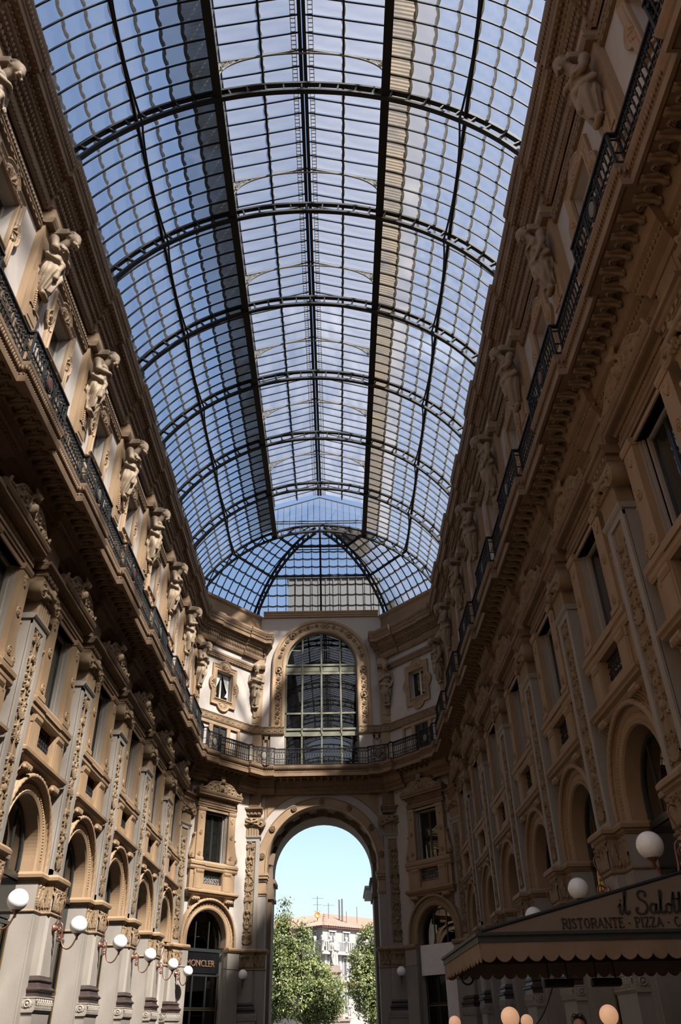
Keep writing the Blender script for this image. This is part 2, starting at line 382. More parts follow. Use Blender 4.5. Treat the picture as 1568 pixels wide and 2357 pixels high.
def candelabra(hw, z0, z1, res, h, seed, mod=0.62):
    rg = random.Random(seed); R = Relief(-hw, hw, z0, z1, res); z = z0 + 0.05; i = 0
    R.curve([(0, z0), (0, z1 - 0.1)], 0.018, h * 0.5)
    while z < z1 - 0.25:
        L = mod * rg.uniform(0.8, 1.2); k = i % 4; c = z + L * 0.5
        if k == 0:      # acanthus cup with two scrolls
            for a in (0.5, 0.95, 1.3): R.leaf(0.01, z, a, L * 0.55, 0.05, h)
            R.curve(scroll2(hw * 0.5, c + 0.06, hw * 0.42, 1.4, -1.6, 1), 0.017, h * 0.8); R.disc(hw * 0.5, c + 0.06, 0.03, h)
        elif k == 1:    # vase with flowers
            R.disc(0, c - 0.05, hw * 0.42, h * 1.1); R.disc(0, c + 0.12, hw * 0.24, h); R.leaf(0.03, c, 0.9, 0.26, 0.045, h); R.leaf(0.03, c - 0.16, -0.5, 0.22, 0.04, h * .8)
            R.disc(hw * 0.6, c + 0.15, 0.05, h * 0.8, petals=5)
        elif k == 2:    # mask and drapery
            R.disc(0, c + 0.05, hw * 0.36, h * 1.25); R.disc(0.05, c + 0.07, 0.03, h * 1.4); R.disc(0, c - 0.01, 0.03, h * 1.5)
            R.curve([(hw * 0.3, c + 0.12), (hw * 0.7, c - 0.02), (hw * 0.62, c - 0.2)], 0.03, h * 0.8); R.leaf(0.02, c - 0.1, -1.1, 0.24, 0.05, h)
        else:           # paired birds or leaves
            for a in (0.15, 0.7, 1.2): R.leaf(0.02, c - 0.1, a, 0.2 + 0.05 * rg.random(), 0.045, h)
            R.leaf(hw * 0.3, c + 0.1, 2.2, 0.2, 0.04, h); R.curve(scroll2(hw * 0.5, c - 0.12, hw * 0.3, 1.2, 1.6, -1), 0.016, h * 0.8)
        for _ in range(5):
            R.leaf(rg.uniform(0.05, hw * 0.75), z + rg.random() * L, rg.uniform(-0.6, 2.4), rg.uniform(0.08, 0.15), 0.028, h * rg.uniform(0.5, 0.9))
        z += L; i += 1
    return R

# ------------------------------------------------------------------ arcade dimensions (metres); local x along the wall, y out of it, z up
B = 4.5; Y0 = 13.33; KS = range(-2, 7)
CACHE = {}
def cached(f):
    def g(*a):
        k = (f.__name__,) + a
        if k not in CACHE: CACHE[k] = f(*a)
        return CACHE[k]
    return g
def torus_prof(y, z0, z1, bulge, n=5):
    return [(y + bulge * math.sin(math.pi * i / n), z0 + (z1 - z0) * i / n) for i in range(n + 1)]
@cached
def me_pier():
    b = MB()
    b.box(-0.99, 0.99, -0.46, 0.26, 0, 4.98)
    b.prism([(-0.62, 0), (0.62, 0), (0.62, 2.12), (0.66, 2.25), (-0.66, 2.25), (-0.62, 2.12)], 0.2, 0.55)
    c = 0.07; P = [(-0.44, 0.26), (-0.44, 0.5 - c), (-0.44 + c, 0.5), (0.44 - c, 0.5), (0.44, 0.5 - c), (0.44, 0.26)]
    for x0, x1 in ((-0.44, 0.44),):
        R = [[(x, y, z) for x, y in P] for z in (2.95, 4.98)]; b.rows(R)
    for s in (-1, 1):
        b.box(s * 0.70 - 0.2, s * 0.70 + 0.2, 0.26, 0.285, 0.3, 4.2)
    return b.mesh('pier', 'grey')
@cached
def me_base():
    b = MB()
    p = [(0.585, 2.5), (0.585, 2.62)] + torus_prof(0.585, 2.62, 2.72, 0.05) + [(0.56, 2.74), (0.545, 2.80)] + torus_prof(0.53, 2.82, 2.90, 0.04) + [(0.52, 2.92), (0.505, 2.96), (0.2, 2.96)]
    R = []
    for y, z in p:
        e = 0.44 + (y - 0.5); R.append([(-e, 0.26, z), (-e, y, z), (e, y, z), (e, 0.26, z)])
    b.rows(R); return b.mesh('base_moulding', 'marble')
@cached
def me_block():
    b = MB(); b.prism([(-0.66, 2.25), (0.66, 2.25), (0.66, 2.5), (-0.66, 2.5)], 0.2, 0.585)
    b.run([(0.2, 2.2), (0.56, 2.2), (0.60, 2.25), (0.2, 2.25)], -0.6, 0.6, 0.12); b.run([(0.2, 2.49), (0.6, 2.49), (0.6, 2.52), (0.2, 2.52)], -0.6, 0.6, 0.12)
    R = Relief(-0.62, 0.62, 2.27, 2.48, 0.0125)
    for x in np.arange(-0.56, 0.6, 0.16):
        R.ring(x, 2.40, 0.055, 0.018, 0.03, False); R.disc(x, 2.40, 0.03, 0.035, False)
        R.leaf(x, 2.28, 1.57, 0.1, 0.05, 0.03, sym=False); R.leaf(x + 0.08, 2.29, 1.57, 0.17, 0.025, 0.03, sym=False)
    R.into(b, 0.586)
    for s in (-1, 1):   # carved cheeks
        Q = Relief(-0.17, 0.17, 2.27, 2.48, 0.0125); Q.ring(0, 2.38, 0.07, 0.02, 0.03); Q.disc(0, 2.38, 0.04, 0.04); Q.leaf(0.06, 2.29, 1.0, 0.18, 0.04, 0.03)
        V = np.stack([s * (0.661 + Q.H), 0.4 + Q.X, Q.Z], -1); b.rows(V if s > 0 else V[::-1])
    return b.mesh('carved_block', 'block')
@cached
def me_frieze():
    b = MB(); R = Relief(-0.43, 0.43, 4.36, 4.96, 0.016); h = 0.06
    for x in (0, 0.22, 0.40):
        for a, L in ((1.57, 0.42), (1.1, 0.3), (2.04, 0.3), (0.6, 0.2), (2.54, 0.2)): R.leaf(x, 4.40, a, L, 0.06, h, 5, x > 0)
        R.disc(x, 4.86, 0.05, h, petals=5)
    R.curve(scroll2(0.12, 4.82, 0.08, 1.3, -1.5, 1), 0.016, h); R.into(b, 0.502)
    for s in (-1, 1):
        Q = Relief(-0.26, 0.26, 4.36, 4.96, 0.016)
        for x in (-0.14, 0.1):
            for a, L in ((1.57, 0.45), (1.0, 0.28), (2.14, 0.28)): Q.leaf(x, 4.40, a, L, 0.055, h, 5, False)
            Q.disc(x, 4.88, 0.045, h, False, 5)
        V = np.stack([Q.X + s * 0.72, Q.H + 0.262, Q.Z], -1); b.rows(V[::-1])
        Q = Relief(-0.11, 0.11, 4.36, 4.96, 0.016); Q.leaf(0.0, 4.4, 1.57, 0.5, 0.07, h, 5, False); Q.leaf(0.05, 4.4, 1.2, 0.3, 0.04, h)
        V = np.stack([s * (0.442 + Q.H), 0.38 + Q.X, Q.Z], -1); b.rows(V if s > 0 else V[::-1])
    for z0, z1, p in ((4.27, 4.35, 0.035), (4.95, 4.99, 0.02)):
        path_run(b, torus_prof(0.0, z0, z1, p, 4), 'pier')
    return b.mesh('carved_frieze', 'carve')
def path_run(b, prof, kind, m=0):
    """moulding that breaks forward round the pier; prof gives (projection, z)"""
    R = []
    for p, z in prof:
        if kind == 'pier':
            P = [(-1.0 - p, -0.3), (-1.0 - p, 0.26 + p), (-0.44 - p, 0.26 + p), (-0.44 - p, 0.5 + p), (0.44 + p, 0.5 + p), (0.44 + p, 0.26 + p), (1.0 + p, 0.26 + p), (1.0 + p, -0.3)]
        else:           # 'pil': the block over a pilaster
            P = [(-2.25, 0.1 + p), (-0.5 - p * .6, 0.1 + p), (-0.5 - p * .6, 0.36 + p), (0.5 + p * .6, 0.36 + p), (0.5 + p * .6, 0.1 + p), (2.25, 0.1 + p)]
        R.append([(x, y, z) for x, y in P])
    b.rows(R, m=m)
@cached
def me_impost():
    b = MB(); path_run(b, [(0, 4.98), (0.03, 5.0), (0.05, 5.04), (0.10, 5.06), (0.11, 5.13), (0.08, 5.17), (0.05, 5.2), (-0.2, 5.2)], 'pier'); return b.mesh('impost_ledge', 'tan')
@cached
def me_pilaster():
    b = MB(); w = 0.36
    b.box(-0.5, 0.5, 0, w - 0.05, 5.2, 10.5)
    for x0, x1 in ((-0.5, -0.30), (0.30, 0.5)): b.box(x0, x1, w - 0.06, w, 5.2, 10.3)
    b.box(-0.5, 0.5, w - 0.06, w, 5.2, 5.34); b.box(-0.5, 0.5, w - 0.06, w, 10.2, 10.35)
    for x0, x1 in ((-0.30, -0.275), (0.275, 0.30)): b.box(x0, x1, w - 0.06, w - 0.02, 5.34, 10.2)
    b.run([(0.1, 10.33), (w, 10.33), (w + 0.03, 10.36), (w + 0.06, 10.42), (w + 0.06, 10.46), (0.1, 10.46)], -0.5, 0.5, 0.12)
    return b.mesh('pilaster', 'grey')
@cached
def me_panel(seed):
    b = MB(); b.box(-0.272, 0.272, 0.29, 0.318, 5.34, 10.2)
    candelabra(0.26, 5.36, 10.18, 0.0155, 0.085, seed).into(b, 0.317); return b.mesh('carved_panel', 'carve')
@cached
def me_capital():
    s = SD((-0.86, 0.02, 10.40), (0.86, 0.66, 11.48), 0.017)
    s.box((0, 0.2, 10.7), (0.44, 0.2, 0.27), 0.02)                     # fluted neck
    s.d = s.d + np.where(s.z < 10.85, 0.012 * np.cos(s.x * 44), 0)
    s.box((0, 0.24, 11.335), (0.66, 0.24, 0.045), 0.02); s.box((0, 0.22, 11.28), (0.58, 0.2, 0.05), 0.02)
    for g in (-1, 1):
        r = np.hypot(s.x - g * 0.54, s.z - 11.1); a = np.arctan2(s.z - 11.1, (s.x - g * 0.54) * g)
        drum = np.maximum(r - 0.225 - 0.02 * np.cos((s.y - 0.28) * 9), np.abs(s.y - 0.27) - 0.22)
        groove = 0.022 * (np.sin(2 * np.pi * (r / 0.082) - a) > 0.1) * (r < 0.2) * (r > 0.05)
        s.put(np.where(s.y > 0.40, drum + groove, drum), 0.015)
        s.cap((g * 0.54, 0.3, 11.1), (g * 0.54, 0.52, 11.1), 0.05, k=0.005)
        s.chain([(g * 0.34, 0.44, 11.26), (g * 0.2, 0.5, 11.18), (0, 0.53, 11.12)], (0.06, 0.065, 0.07))
        for q in range(4): s.ell((g * (0.1 + q * 0.085), 0.47, 11.08 - 0.02 * q), (0.05, 0.07, 0.07), 0.012)
    for q in range(7): s.ell(((q - 3) * 0.1, 0.43, 10.98), (0.045, 0.05, 0.06), 0.01)
    s.ell((0, 0.50, 11.26), (0.09, 0.1, 0.1), 0.02); s.ell((0, 0.56, 11.22), (0.05, 0.05, 0.06), 0.02)
    return s.mesh('capital', 'carve')
@cached
def me_entab(side=True):
    b = MB()
    if side: path_run(b, [(0, 11.36), (0.0, 11.43), (0.03, 11.44), (0.03, 11.51), (0.06, 11.53), (0.06, 11.56), (-0.1, 11.56)], 'pil')
    # breaking block with dentils and its own cornice
    b.box(-0.5, 0.5, 0.0, 0.40, 11.54, 11.70)
    for i in range(5): b.box(-0.46 + i * 0.2, -0.34 + i * 0.2, 0.40, 0.44, 11.56, 11.66)
    b.run([(0.1, 11.69), (0.42, 11.69), (0.46, 11.73), (0.48, 11.79), (0.54, 11.82), (0.55, 11.90), (0.1, 11.92)], -0.5, 0.5, 0.18)
    b.box(-0.47, 0.47, 0.0, 0.3, 11.9, 12.7); b.box(-0.36, 0.36, 0.3, 0.315, 12.0, 12.6)
    return b.mesh('entablature_block', 'brown')
# window bay -------------------------------------------------------
def arch_top(r, z0, n=24, a0=0.0):
    return [(-r * math.cos(math.pi * i / n), z0 + r * math.sin(math.pi * i / n)) for i in range(n + 1)]
def wall_slab(b, u0, u1, z0, z1, holes, depth, m=0, y=0.0, n=20):
    """plaster wall with rectangular or round-headed openings: (uc, half, sill, spring, arched)"""
    us = {u0, u1}
    for c, h, s0, sp, ar in holes:
        us |= {c - h, c + h}
        if ar: us |= {c - h * math.cos(math.pi * i / n) for i in range(n + 1)}
    us = sorted(x for x in us if u0 - 1e-6 <= x <= u1 + 1e-6)
    us = [x for i, x in enumerate(us) if i == 0 or x - us[i - 1] > 1e-5]
    for a, c in zip(us[:-1], us[1:]):
        mid = (a + c) / 2; seg = []
        for hc, h, s0, sp, ar in holes:
            if abs(mid - hc) < h:
                f = (lambda x: sp + math.sqrt(max(0, h * h - (x - hc) ** 2))) if ar else (lambda x: sp)
                seg.append((s0, f(a), f(c)))
        seg.sort(); la = lc = z0
        for s0, ta, tc in seg:
            if s0 > la + 1e-5: b.add([(a, y, la), (c, y, lc), (c, y, s0), (a, y, s0)], [(3, 2, 1, 0)], m=m)
            la, lc = ta, tc
        b.add([(a, y, la), (c, y, lc), (c, y, z1), (a, y, z1)], [(3, 2, 1, 0)], m=m)
    for hc, h, s0, sp, ar in holes:
        P = [(hc - h, s0), (hc - h, sp)] + ([(hc + x, z) for x, z in arch_top(h, sp, n)][1:-1] if ar else []) + [(hc + h, sp), (hc + h, s0)]
        b.rows([[(x, y, z) for x, z in P], [(x, y - depth, z) for x, z in P]], m=m)
        b.add([(hc - h, y, s0), (hc + h, y, s0), (hc + h, y - depth, s0), (hc - h, y - depth, s0)], [(0, 1, 2, 3)], m=m)
AR, ASP = 1.24, 5.5
@cached
def me_plaster(u0, u1, arch=True):
    b = MB(); H = [(0, 0.72, 8.85, 11.25, False), (0, 0.60, 17.35, 18.95, False)]
    if arch: H.append((0, AR + 0.03, 0.0, ASP, True))
    wall_slab(b, u0, u1, 0, 22.0, H, 0.45); return b.mesh('plaster_wall', 'plaster')
@cached
def me_flatarch(r0, r1, sp, foot):
    b = MB(); n = 56
    P = [(r0, -0.62), (r0, 0.10), (r0 + 0.025, 0.13), (r0 + 0.07, 0.13), (r0 + 0.08, 0.10), (r1 - 0.05, 0.10), (r1 - 0.04, 0.14), (r1, 0.14), (r1 + 0.01, 0.0)]
    R = [[(-r, y, foot) for r, y in P]] + [[(-r * math.cos(math.pi * i / n), y, sp + r * math.sin(math.pi * i / n)) for r, y in P] for i in range(n + 1)] + [[(r, y, foot) for r, y in P]]
    b.rows(R); return b.mesh('archivolt', 'tan')
@cached
def me_archivolt(r0, r1, sp, foot, rope=True):
    b = MB(); n = 44
    P = [(r0, -0.40), (r0, 0.07), (r0 + 0.03, 0.12), (r0 + 0.10, 0.15), (r0 + 0.13, 0.10), (r0 + 0.17, 0.10), (r1 - 0.15, 0.13), (r1 - 0.13, 0.19), (r1 - 0.02, 0.20), (r1, 0.16), (r1, 0.0)]
    def st(i):
        if i == 0: return None
        a = math.pi * (i - 1) / n; return a
    R = []
    for i in range(n + 3):
        if i == 0: R.append([(-r, y, foot) for r, y in P])
        elif i == n + 2: R.append([(r, y, foot) for r, y in P])
        else:
            a = math.pi * (i - 1) / n; R.append([(-r * math.cos(a), y, sp + r * math.sin(a)) for r, y in P])
    b.rows(R)
    if rope:            # twisted cable moulding and a row of carved beads
        rm = r1 - 0.075; k = 150; V = []; L = math.pi * rm + 2 * (sp - foot)
        for i in range(k + 1):
            t = i / k * L
            if t < sp - foot: c, e = np.array((-rm, 0.22, foot + t)), np.array((-1.0, 0, 0))
            elif t > L - (sp - foot): c, e = np.array((rm, 0.22, foot + L - t)), np.array((1.0, 0, 0))
            else:
                a = (t - sp + foot) / rm; e = np.array((-math.cos(a), 0, math.sin(a))); c = np.array((0, 0.22, sp)) + rm * e
            q = np.arange(9) * 2 * math.pi / 8; rr = 0.066 * (1 + 0.15 * np.sin(2 * q + i * 1.25))
            V.append(c + rr[:, None] * (np.cos(q)[:, None] * e + np.sin(q)[:, None] * np.array((0, 1.0, 0))))
        b.rows(V, sm=True)
        rb = r0 + 0.26; k = int(math.pi * rb / 0.075)
        for i in range(k + 1):
            a = math.pi * i / k; b.ball((-rb * math.cos(a), 0.11, sp + rb * math.sin(a)), (0.028, 0.035, 0.028), 6, 4)
    return b.mesh('archivolt', 'tan')
def rosette(b, x, z, y, r, m=0):
    b.lathe([(r, y - 0.05), (r, y + 0.01), (r * 0.86, y + 0.03), (r * 0.74, y + 0.01)], (x, 0, z), 14, m, 'y')
    for i in range(6):
        a = i * math.pi / 3; b.ball((x + 0.42 * r * math.cos(a), y + 0.01, z + 0.42 * r * math.sin(a)), (r * 0.24, 0.03, r * 0.24), 6, 4, m)
    b.ball((x, y + 0.02, z), (r * 0.2, 0.04, r * 0.2), 6, 4, m)
@cached
def me_wframe():
    b = MB()
    for s in (-1, 1):
        x0, x1 = sorted((s * 0.80, s * 1.28)); b.box(x0, x1, -0.02, 0.26, 8.85, 11.36)
        b.run([(0, 8.86), (0.30, 8.86), (0.30, 8.98), (0.27, 9.02), (0, 9.02)], x0, x1, 0.08)
        b.run([(0, 11.2), (0.28, 11.2), (0.31, 11.28), (0.31, 11.36), (0, 11.36)], x0, x1, 0.08)
        rosette(b, s * 1.04, 10.15, 0.26, 0.13); rosette(b, s * 1.04, 9.16, 0.26, 0.12)
        R = Relief(-0.16, 0.16, 10.82, 11.18, 0.02); R.leaf(0, 11.15, -1.57, 0.34, 0.13, 0.05, 4, False); R.disc(0, 11.06, 0.06, 0.06, False, 5)
        b.rows(np.stack([R.X + s * 1.04, R.H + 0.261, R.Z], -1)[::-1])
        # scrolled side bracket
        pr = [(1.28, 8.95), (1.56, 8.95), (1.62, 9.04), (1.60, 9.18), (1.52, 9.32), (1.46, 9.5), (1.41, 9.75), (1.36, 9.92), (1.39, 10.0), (1.36, 10.10), (1.28, 10.14)]
        pr = [(s * x, z) for x, z in pr]; b.prism(pr if s > 0 else pr[::-1], 0.0, 0.20)
        rosette(b, s * 1.49, 9.08, 0.20, 0.10); b.ball((s * 1.37, 0.2, 10.03), 0.06, 6, 4)
    b.box(-1.28, 1.28, 0, 0.2, 11.25, 11.36)
    return b.mesh('window_surround', 'tan')
@cached
def me_wjamb():
    b = MB()
    for s in (-1, 1):
        for x, y in ((0.72, 0.12), (0.76, 0.18)): x0, x1 = sorted((s * x, s * (x + 0.05))); b.box(x0, x1, -0.4, y - 0.07, 8.85, 11.25 + (x - 0.72))
        x0, x1 = sorted((s * 0.72, s * 0.64)); b.box(x0, x1, -0.4, -0.03, 8.85, 11.25)
    b.box(-0.81, 0.81, -0.4, 0.16, 11.25, 11.32); b.box(-0.72, 0.72, -0.4, -0.05, 11.17, 11.25)
    return b.mesh('stone_jamb', 'grey')
@cached
def me_sill():
    b = MB(); b.run([(0, 8.45), (0.26, 8.45), (0.30, 8.52), (0.30, 8.62), (0.34, 8.66), (0.35, 8.76), (0.30, 8.80), (0.28, 8.86), (0, 8.86)], -1.5, 1.5, 0.2)
    for i in range(24): b.ball((-0.62 + i * 0.054, 0.33, 8.64), 0.024, 6, 4)
    return b.mesh('sill', 'tan')
@cached
def me_balconette():
    b = MB()
    for s in (-1, 1):
        x0, x1 = sorted((s * 0.62, s * 1.48)); b.box(x0, x1, 0, 0.21, 7.5, 8.46)
        x0, x1 = sorted((s * 0.64, s * 1.24)); b.box(x0, x1, 0.2, 0.26, 7.52, 8.46); x0, x1 = sorted((s * 0.72, s * 1.16)); b.box(x0, x1, 0.25, 0.272, 7.6, 8.28)
        xc = s * 0.91; x0, x1 = xc - 0.21, xc + 0.21
        b.run([(0.1, 8.30), (0.27, 8.30), (0.31, 8.38), (0.31, 8.46), (0.1, 8.46)], x0, x1, 0.1)
        b.prism([(s * 1.22 - 0.05, 8.42), (s * 1.22 - 0.04, 8.25), (s * 1.22 + 0.04, 8.25), (s * 1.22 + 0.05, 8.42)], 0.2, 0.27)
    b.box(-0.62, 0.62, 0, 0.18, 7.5, 7.86)
    return b.mesh('balconette', 'tan')
@cached
def me_shelf():
    b = MB(); b.run([(0, 7.22), (0.18, 7.22), (0.22, 7.28), (0.24, 7.32), (0.33, 7.36), (0.35, 7.40), (0.40, 7.44), (0.41, 7.51), (0.36, 7.54), (0.27, 7.58), (0, 7.58)], -1.42, 1.42, 0.55)
    return b.mesh('shelf', 'tan')
@cached
def me_corbel():
    b = MB(); P = [(0, 6.70), (0.06, 6.70), (0.10, 6.76), (0.10, 6.86), (0.14, 6.98), (0.22, 7.06), (0.33, 7.10), (0.36, 7.16), (0.35, 7.23), (0, 7.23)]
    b.prismx(P, -0.22, 0.22); b.lathe([(0.001, -0.24), (0.05, -0.24), (0.055, -0.22), (0.055, 0.22), (0.05, 0.24), (0.001, 0.24)], (0, 0.30, 7.12), 12, axis='x'); b.lathe([(0.001, -0.23), (0.04, -0.23), (0.04, 0.23), (0.001, 0.23)], (0, 0.07, 6.76), 10, axis='x')
    for i in range(3): b.tube([(-0.13 + 0.13 * i, y + 0.01, z) for y, z in P[2:8]], 0.03, 5)
    return b.mesh('corbel', 'tan')
@cached
def me_pediment():
    b = MB()
    b.run([(0, 11.36), (0.22, 11.36), (0.22, 11.44), (0.25, 11.46), (0.25, 11.54), (0.28, 11.57), (0, 11.57)], -1.28, 1.28, 0.2)
    b.box(-1.26, 1.26, 0, 0.2, 11.55, 11.86)
    R = Relief(-1.25, 1.25, 11.59, 11.80, 0.018)
    for i in range(-11, 12):
        R.leaf(i * 0.11, 11.79, -1.57, 0.2, 0.05, 0.05, 3, False)
    b.rows(np.stack([R.X, R.H + 0.201, R.Z], -1)[::-1])
    b.run([(0, 11.80), (0.24, 11.80), (0.28, 11.86), (0.40, 11.88), (0.44, 11.90), (0.44, 11.98), (0.47, 12.0), (0.50, 12.08), (0.50, 12.13), (0, 12.16)], -1.28, 1.28, 0.5)
    for i in range(34): b.ball((-1.5 + i * 0.091, 0.44, 11.99), (0.03, 0.03, 0.02), 6, 3)
    for s in (-1, 1): b.ball((s * 1.42, 0.34, 12.2), (0.08, 0.1, 0.09)); b.box(s * 1.42 - 0.09, s * 1.42 + 0.09, 0.18, 0.44, 12.12, 12.22)
    return b.mesh('pediment', 'brown')
@cached
def me_crest():
    h = 0.019; s = SD((-1.46, 0.08, 12.08), (1.46, 0.58, 13.12), h)
    xs = np.abs(s.x); top = 12.2 + 0.42 / (1 + np.exp((xs - 0.92) * 9)) - 0.03 * xs
    s.put(np.maximum(np.maximum(s.z - top, 12.1 - s.z), np.abs(s.y - 0.22) - 0.08))
    s.d *= 0.7
    pr = [(x, 0.30, 12.23 + 0.42 / (1 + math.exp((x - 0.92) * 9)) - 0.03 * x) for x in np.linspace(0.16, 1.38, 16)]
    for g in (-1, 1):
        s.chain([(g * x, y, z) for x, y, z in pr], 0.034)
        s.chain([(g * 0.5 + g * (p[0] - 0.5), 0.30, p[2]) for p in spiral((0.5, 12.40), 0.2, 0.03, 1.9, 0.2, 26, sgn=1)], 0.03)
        s.ell((g * 0.5, 0.31, 12.40), (0.06, 0.06, 0.06))
        s.chain([(g * (0.98 + q[0]), 0.30, q[2]) for q in spiral((0, 12.26), 0.1, 0.02, 1.4, 2.5, 14)], 0.022)
        for a, (x, z) in enumerate(((0.3, 12.2), (0.72, 12.24), (0.8, 12.42), (1.14, 12.2), (1.28, 12.19), (0.28, 12.5))): s.ell((g * x, 0.31, z), (0.06, 0.05, 0.045), 0.01)
        s.cap((g * 1.38, 0.26, 12.22), (g * 1.38, 0.30, 12.3), 0.05)
        s.cap((g * 0.15, 0.33, 12.18), (g * 0.22, 0.33, 12.42), 0.035); s.cap((g * 0.22, 0.33, 12.42), (g * 0.12, 0.34, 12.66), 0.03)
    s.ell((0, 0.31, 12.36), (0.15, 0.11, 0.19)); s.ell((0, 0.40, 12.36), (0.08, 0.06, 0.12), 0.005)          # shield
    s.ell((0, 0.38, 12.68), (0.095, 0.11, 0.13)); s.ell((0, 0.48, 12.66), (0.03, 0.04, 0.05)); s.ell((0, 0.45, 12.60), (0.05, 0.04, 0.03), 0.01)  # head
    for i in range(7): a = (i - 3) * 0.42; s.cap((0.09 * math.sin(a), 0.36, 12.76), (0.2 * math.sin(a), 0.36, 12.80 + 0.16 * math.cos(a)), 0.04, 0.022)   # shell crown
    for g in (-1, 1): s.ell((g * 0.1, 0.36, 12.66), (0.045, 0.08, 0.1))
    return s.mesh('crest', 'carve')
@cached
def me_grille():
    b = MB(); y = 0.08
    b.box(-0.62, 0.62, y - 0.015, y + 0.015, 7.86, 7.9); b.box(-0.62, 0.62, y - 0.015, y + 0.015, 8.42, 8.46)
    for i in range(7):
        x = -0.54 + i * 0.18
        for z, sg in ((8.02, 1), (8.16, -1), (8.30, 1)):
            b.tube(spiral((x, z), 0.075, 0.02, 1.2, i, 9, y=y, sgn=sg), 0.012, 4)
            b.ball((x + 0.09, y, z), (0.03, 0.02, 0.03), 5, 3)
        b.tube([(x - 0.09, y, 7.88), (x - 0.07, y, 8.16), (x - 0.09, y, 8.44)], 0.012, 4)
    return b.mesh('grille', 'iron')
@cached
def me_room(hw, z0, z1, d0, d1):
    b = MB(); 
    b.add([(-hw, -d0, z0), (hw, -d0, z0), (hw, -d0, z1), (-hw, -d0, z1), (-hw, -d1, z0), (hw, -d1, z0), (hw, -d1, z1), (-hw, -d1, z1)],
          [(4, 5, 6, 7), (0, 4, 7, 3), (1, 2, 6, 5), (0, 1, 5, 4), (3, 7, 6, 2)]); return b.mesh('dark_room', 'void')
@cached
def me_box(x0, x1, y0, y1, z0, z1, mat, name): b = MB(); b.box(x0, x1, y0, y1, z0, z1); return b.mesh(name, mat)
@cached
def me_casement(hw, z0, z1, y, mat, rails=()):
    b = MB(); t = 0.05
    for x in (-hw + t / 2, -t / 2 - 0.005, t / 2 + 0.005, hw - t / 2): b.box(x - t / 2, x + t / 2, y - 0.03, y + 0.03, z0, z1)
    for z in (z0 + t / 2, z1 - t / 2) + tuple(rails): b.box(-hw, hw, y - 0.025, y + 0.025, z - t / 2, z + t / 2)
    return b.mesh('casement_frame', mat)
@cached
def me_drape(x0, x1, z0, z1, y, tie, mat='curtain'):
    """hanging cloth in folds; tie gathers it towards x0 at a height"""
    n, k = 40, 24; R = []
    for i in range(k + 1):
        z = z1 + (z0 - z1) * i / k; f = 1.0
        if tie: f = 0.16 + 0.84 * min(1, abs(z - tie) / (z1 - tie)) ** 0.8 if z > tie else 0.16 + 0.3 * (tie - z) / max(0.05, tie - z0)
        R.append([(x0 + (x1 - x0) * f * j / n, y + 0.025 * math.sin(j * 1.9) * (0.5 + f * 0.5), z) for j in range(n + 1)])
    b = MB(); b.rows(R, sm=True); return b.mesh('curtain', mat)
@cached
def me_quatre():
    h = 0.024; s = SD((-1.45, -0.05, 16.5), (1.45, 0.26, 19.8), h); zc = 18.15
    x, z = np.abs(s.x), s.z - zc; az = np.abs(z)
    q = np.maximum(x - 0.92, az - 1.2)
    for cx, cz, r in ((0, 1.0, 0.50), (0.64, 0, 0.48)): q = np.minimum(q, np.hypot(x - cx, az - cz) - r)
    op = np.maximum(x - 0.60, az - 0.8)
    H = 0.06 + 0.05 * (q > -0.06) + 0.02 * ((q > -0.11) & (q <= -0.06)) + 0.05 * (op < 0.07) - 0.03 * ((op > 0.14) & (op < 0.18))
    H = H + 0.018 * (np.sin(s.x * 40) * np.sin(s.z * 40) > 0.2) * ((q < -0.15) & (op > 0.2))
    for cx, cz, r in ((0, 0.93, 0.30), (0.68, 0, 0.28)):       # shell fans in the lobes
        dx, dz = x - cx, az - cz; rr = np.hypot(dx, dz); a = np.arctan2(dz, dx) if cx == 0 else np.arctan2(dx, dz)
        fan = (rr < r) & ((dz > -0.02) if cx == 0 else (dx > -0.02))
        H = np.where(fan, 0.02 + 0.07 * rr / r + 0.025 * np.cos(a * 11), H)
    d = np.maximum(np.maximum(q, -op), np.maximum((s.y - H) * 0.5, -0.04 - s.y)); s.put(d)
    return s.mesh('quatrefoil_surround', 'tan', False)
# upper storey ------------------------------------------------------
@cached
def me_herm():
    b = MB()
    b.prism([(-0.42, 16.45), (0.42, 16.45), (0.46, 20.5), (-0.46, 20.5)], 0, 0.2); b.prism([(-0.30, 16.47), (0.30, 16.47), (0.40, 18.05), (-0.40, 18.05)], 0.18, 0.30)
    b.box(-0.24, 0.24, 0.3, 0.315, 16.6, 16.95); b.box(-0.30, 0.30, 0.2, 0.34, 16.98, 17.03)
    rg = random.Random(3)
    for i in range(9):
        z = 17.55 - i * 0.075; w = 0.11 * (1 - i / 12)
        for x in (-w, 0, w): b.ball((x, 0.32, z), (0.06, 0.06, 0.055), 6, 4)
    b.box(-0.47, 0.47, 0.0, 0.36, 20.08, 20.5)
    b.run([(0, 13.95), (0.3, 13.95), (0.3, 14.2), (0.26, 14.25), (0, 14.25)], -0.5, 0.5, 0.1); b.box(-0.45, 0.45, 0, 0.22, 14.2, 16.05)
    return b.mesh('herm_pilaster', 'tan')
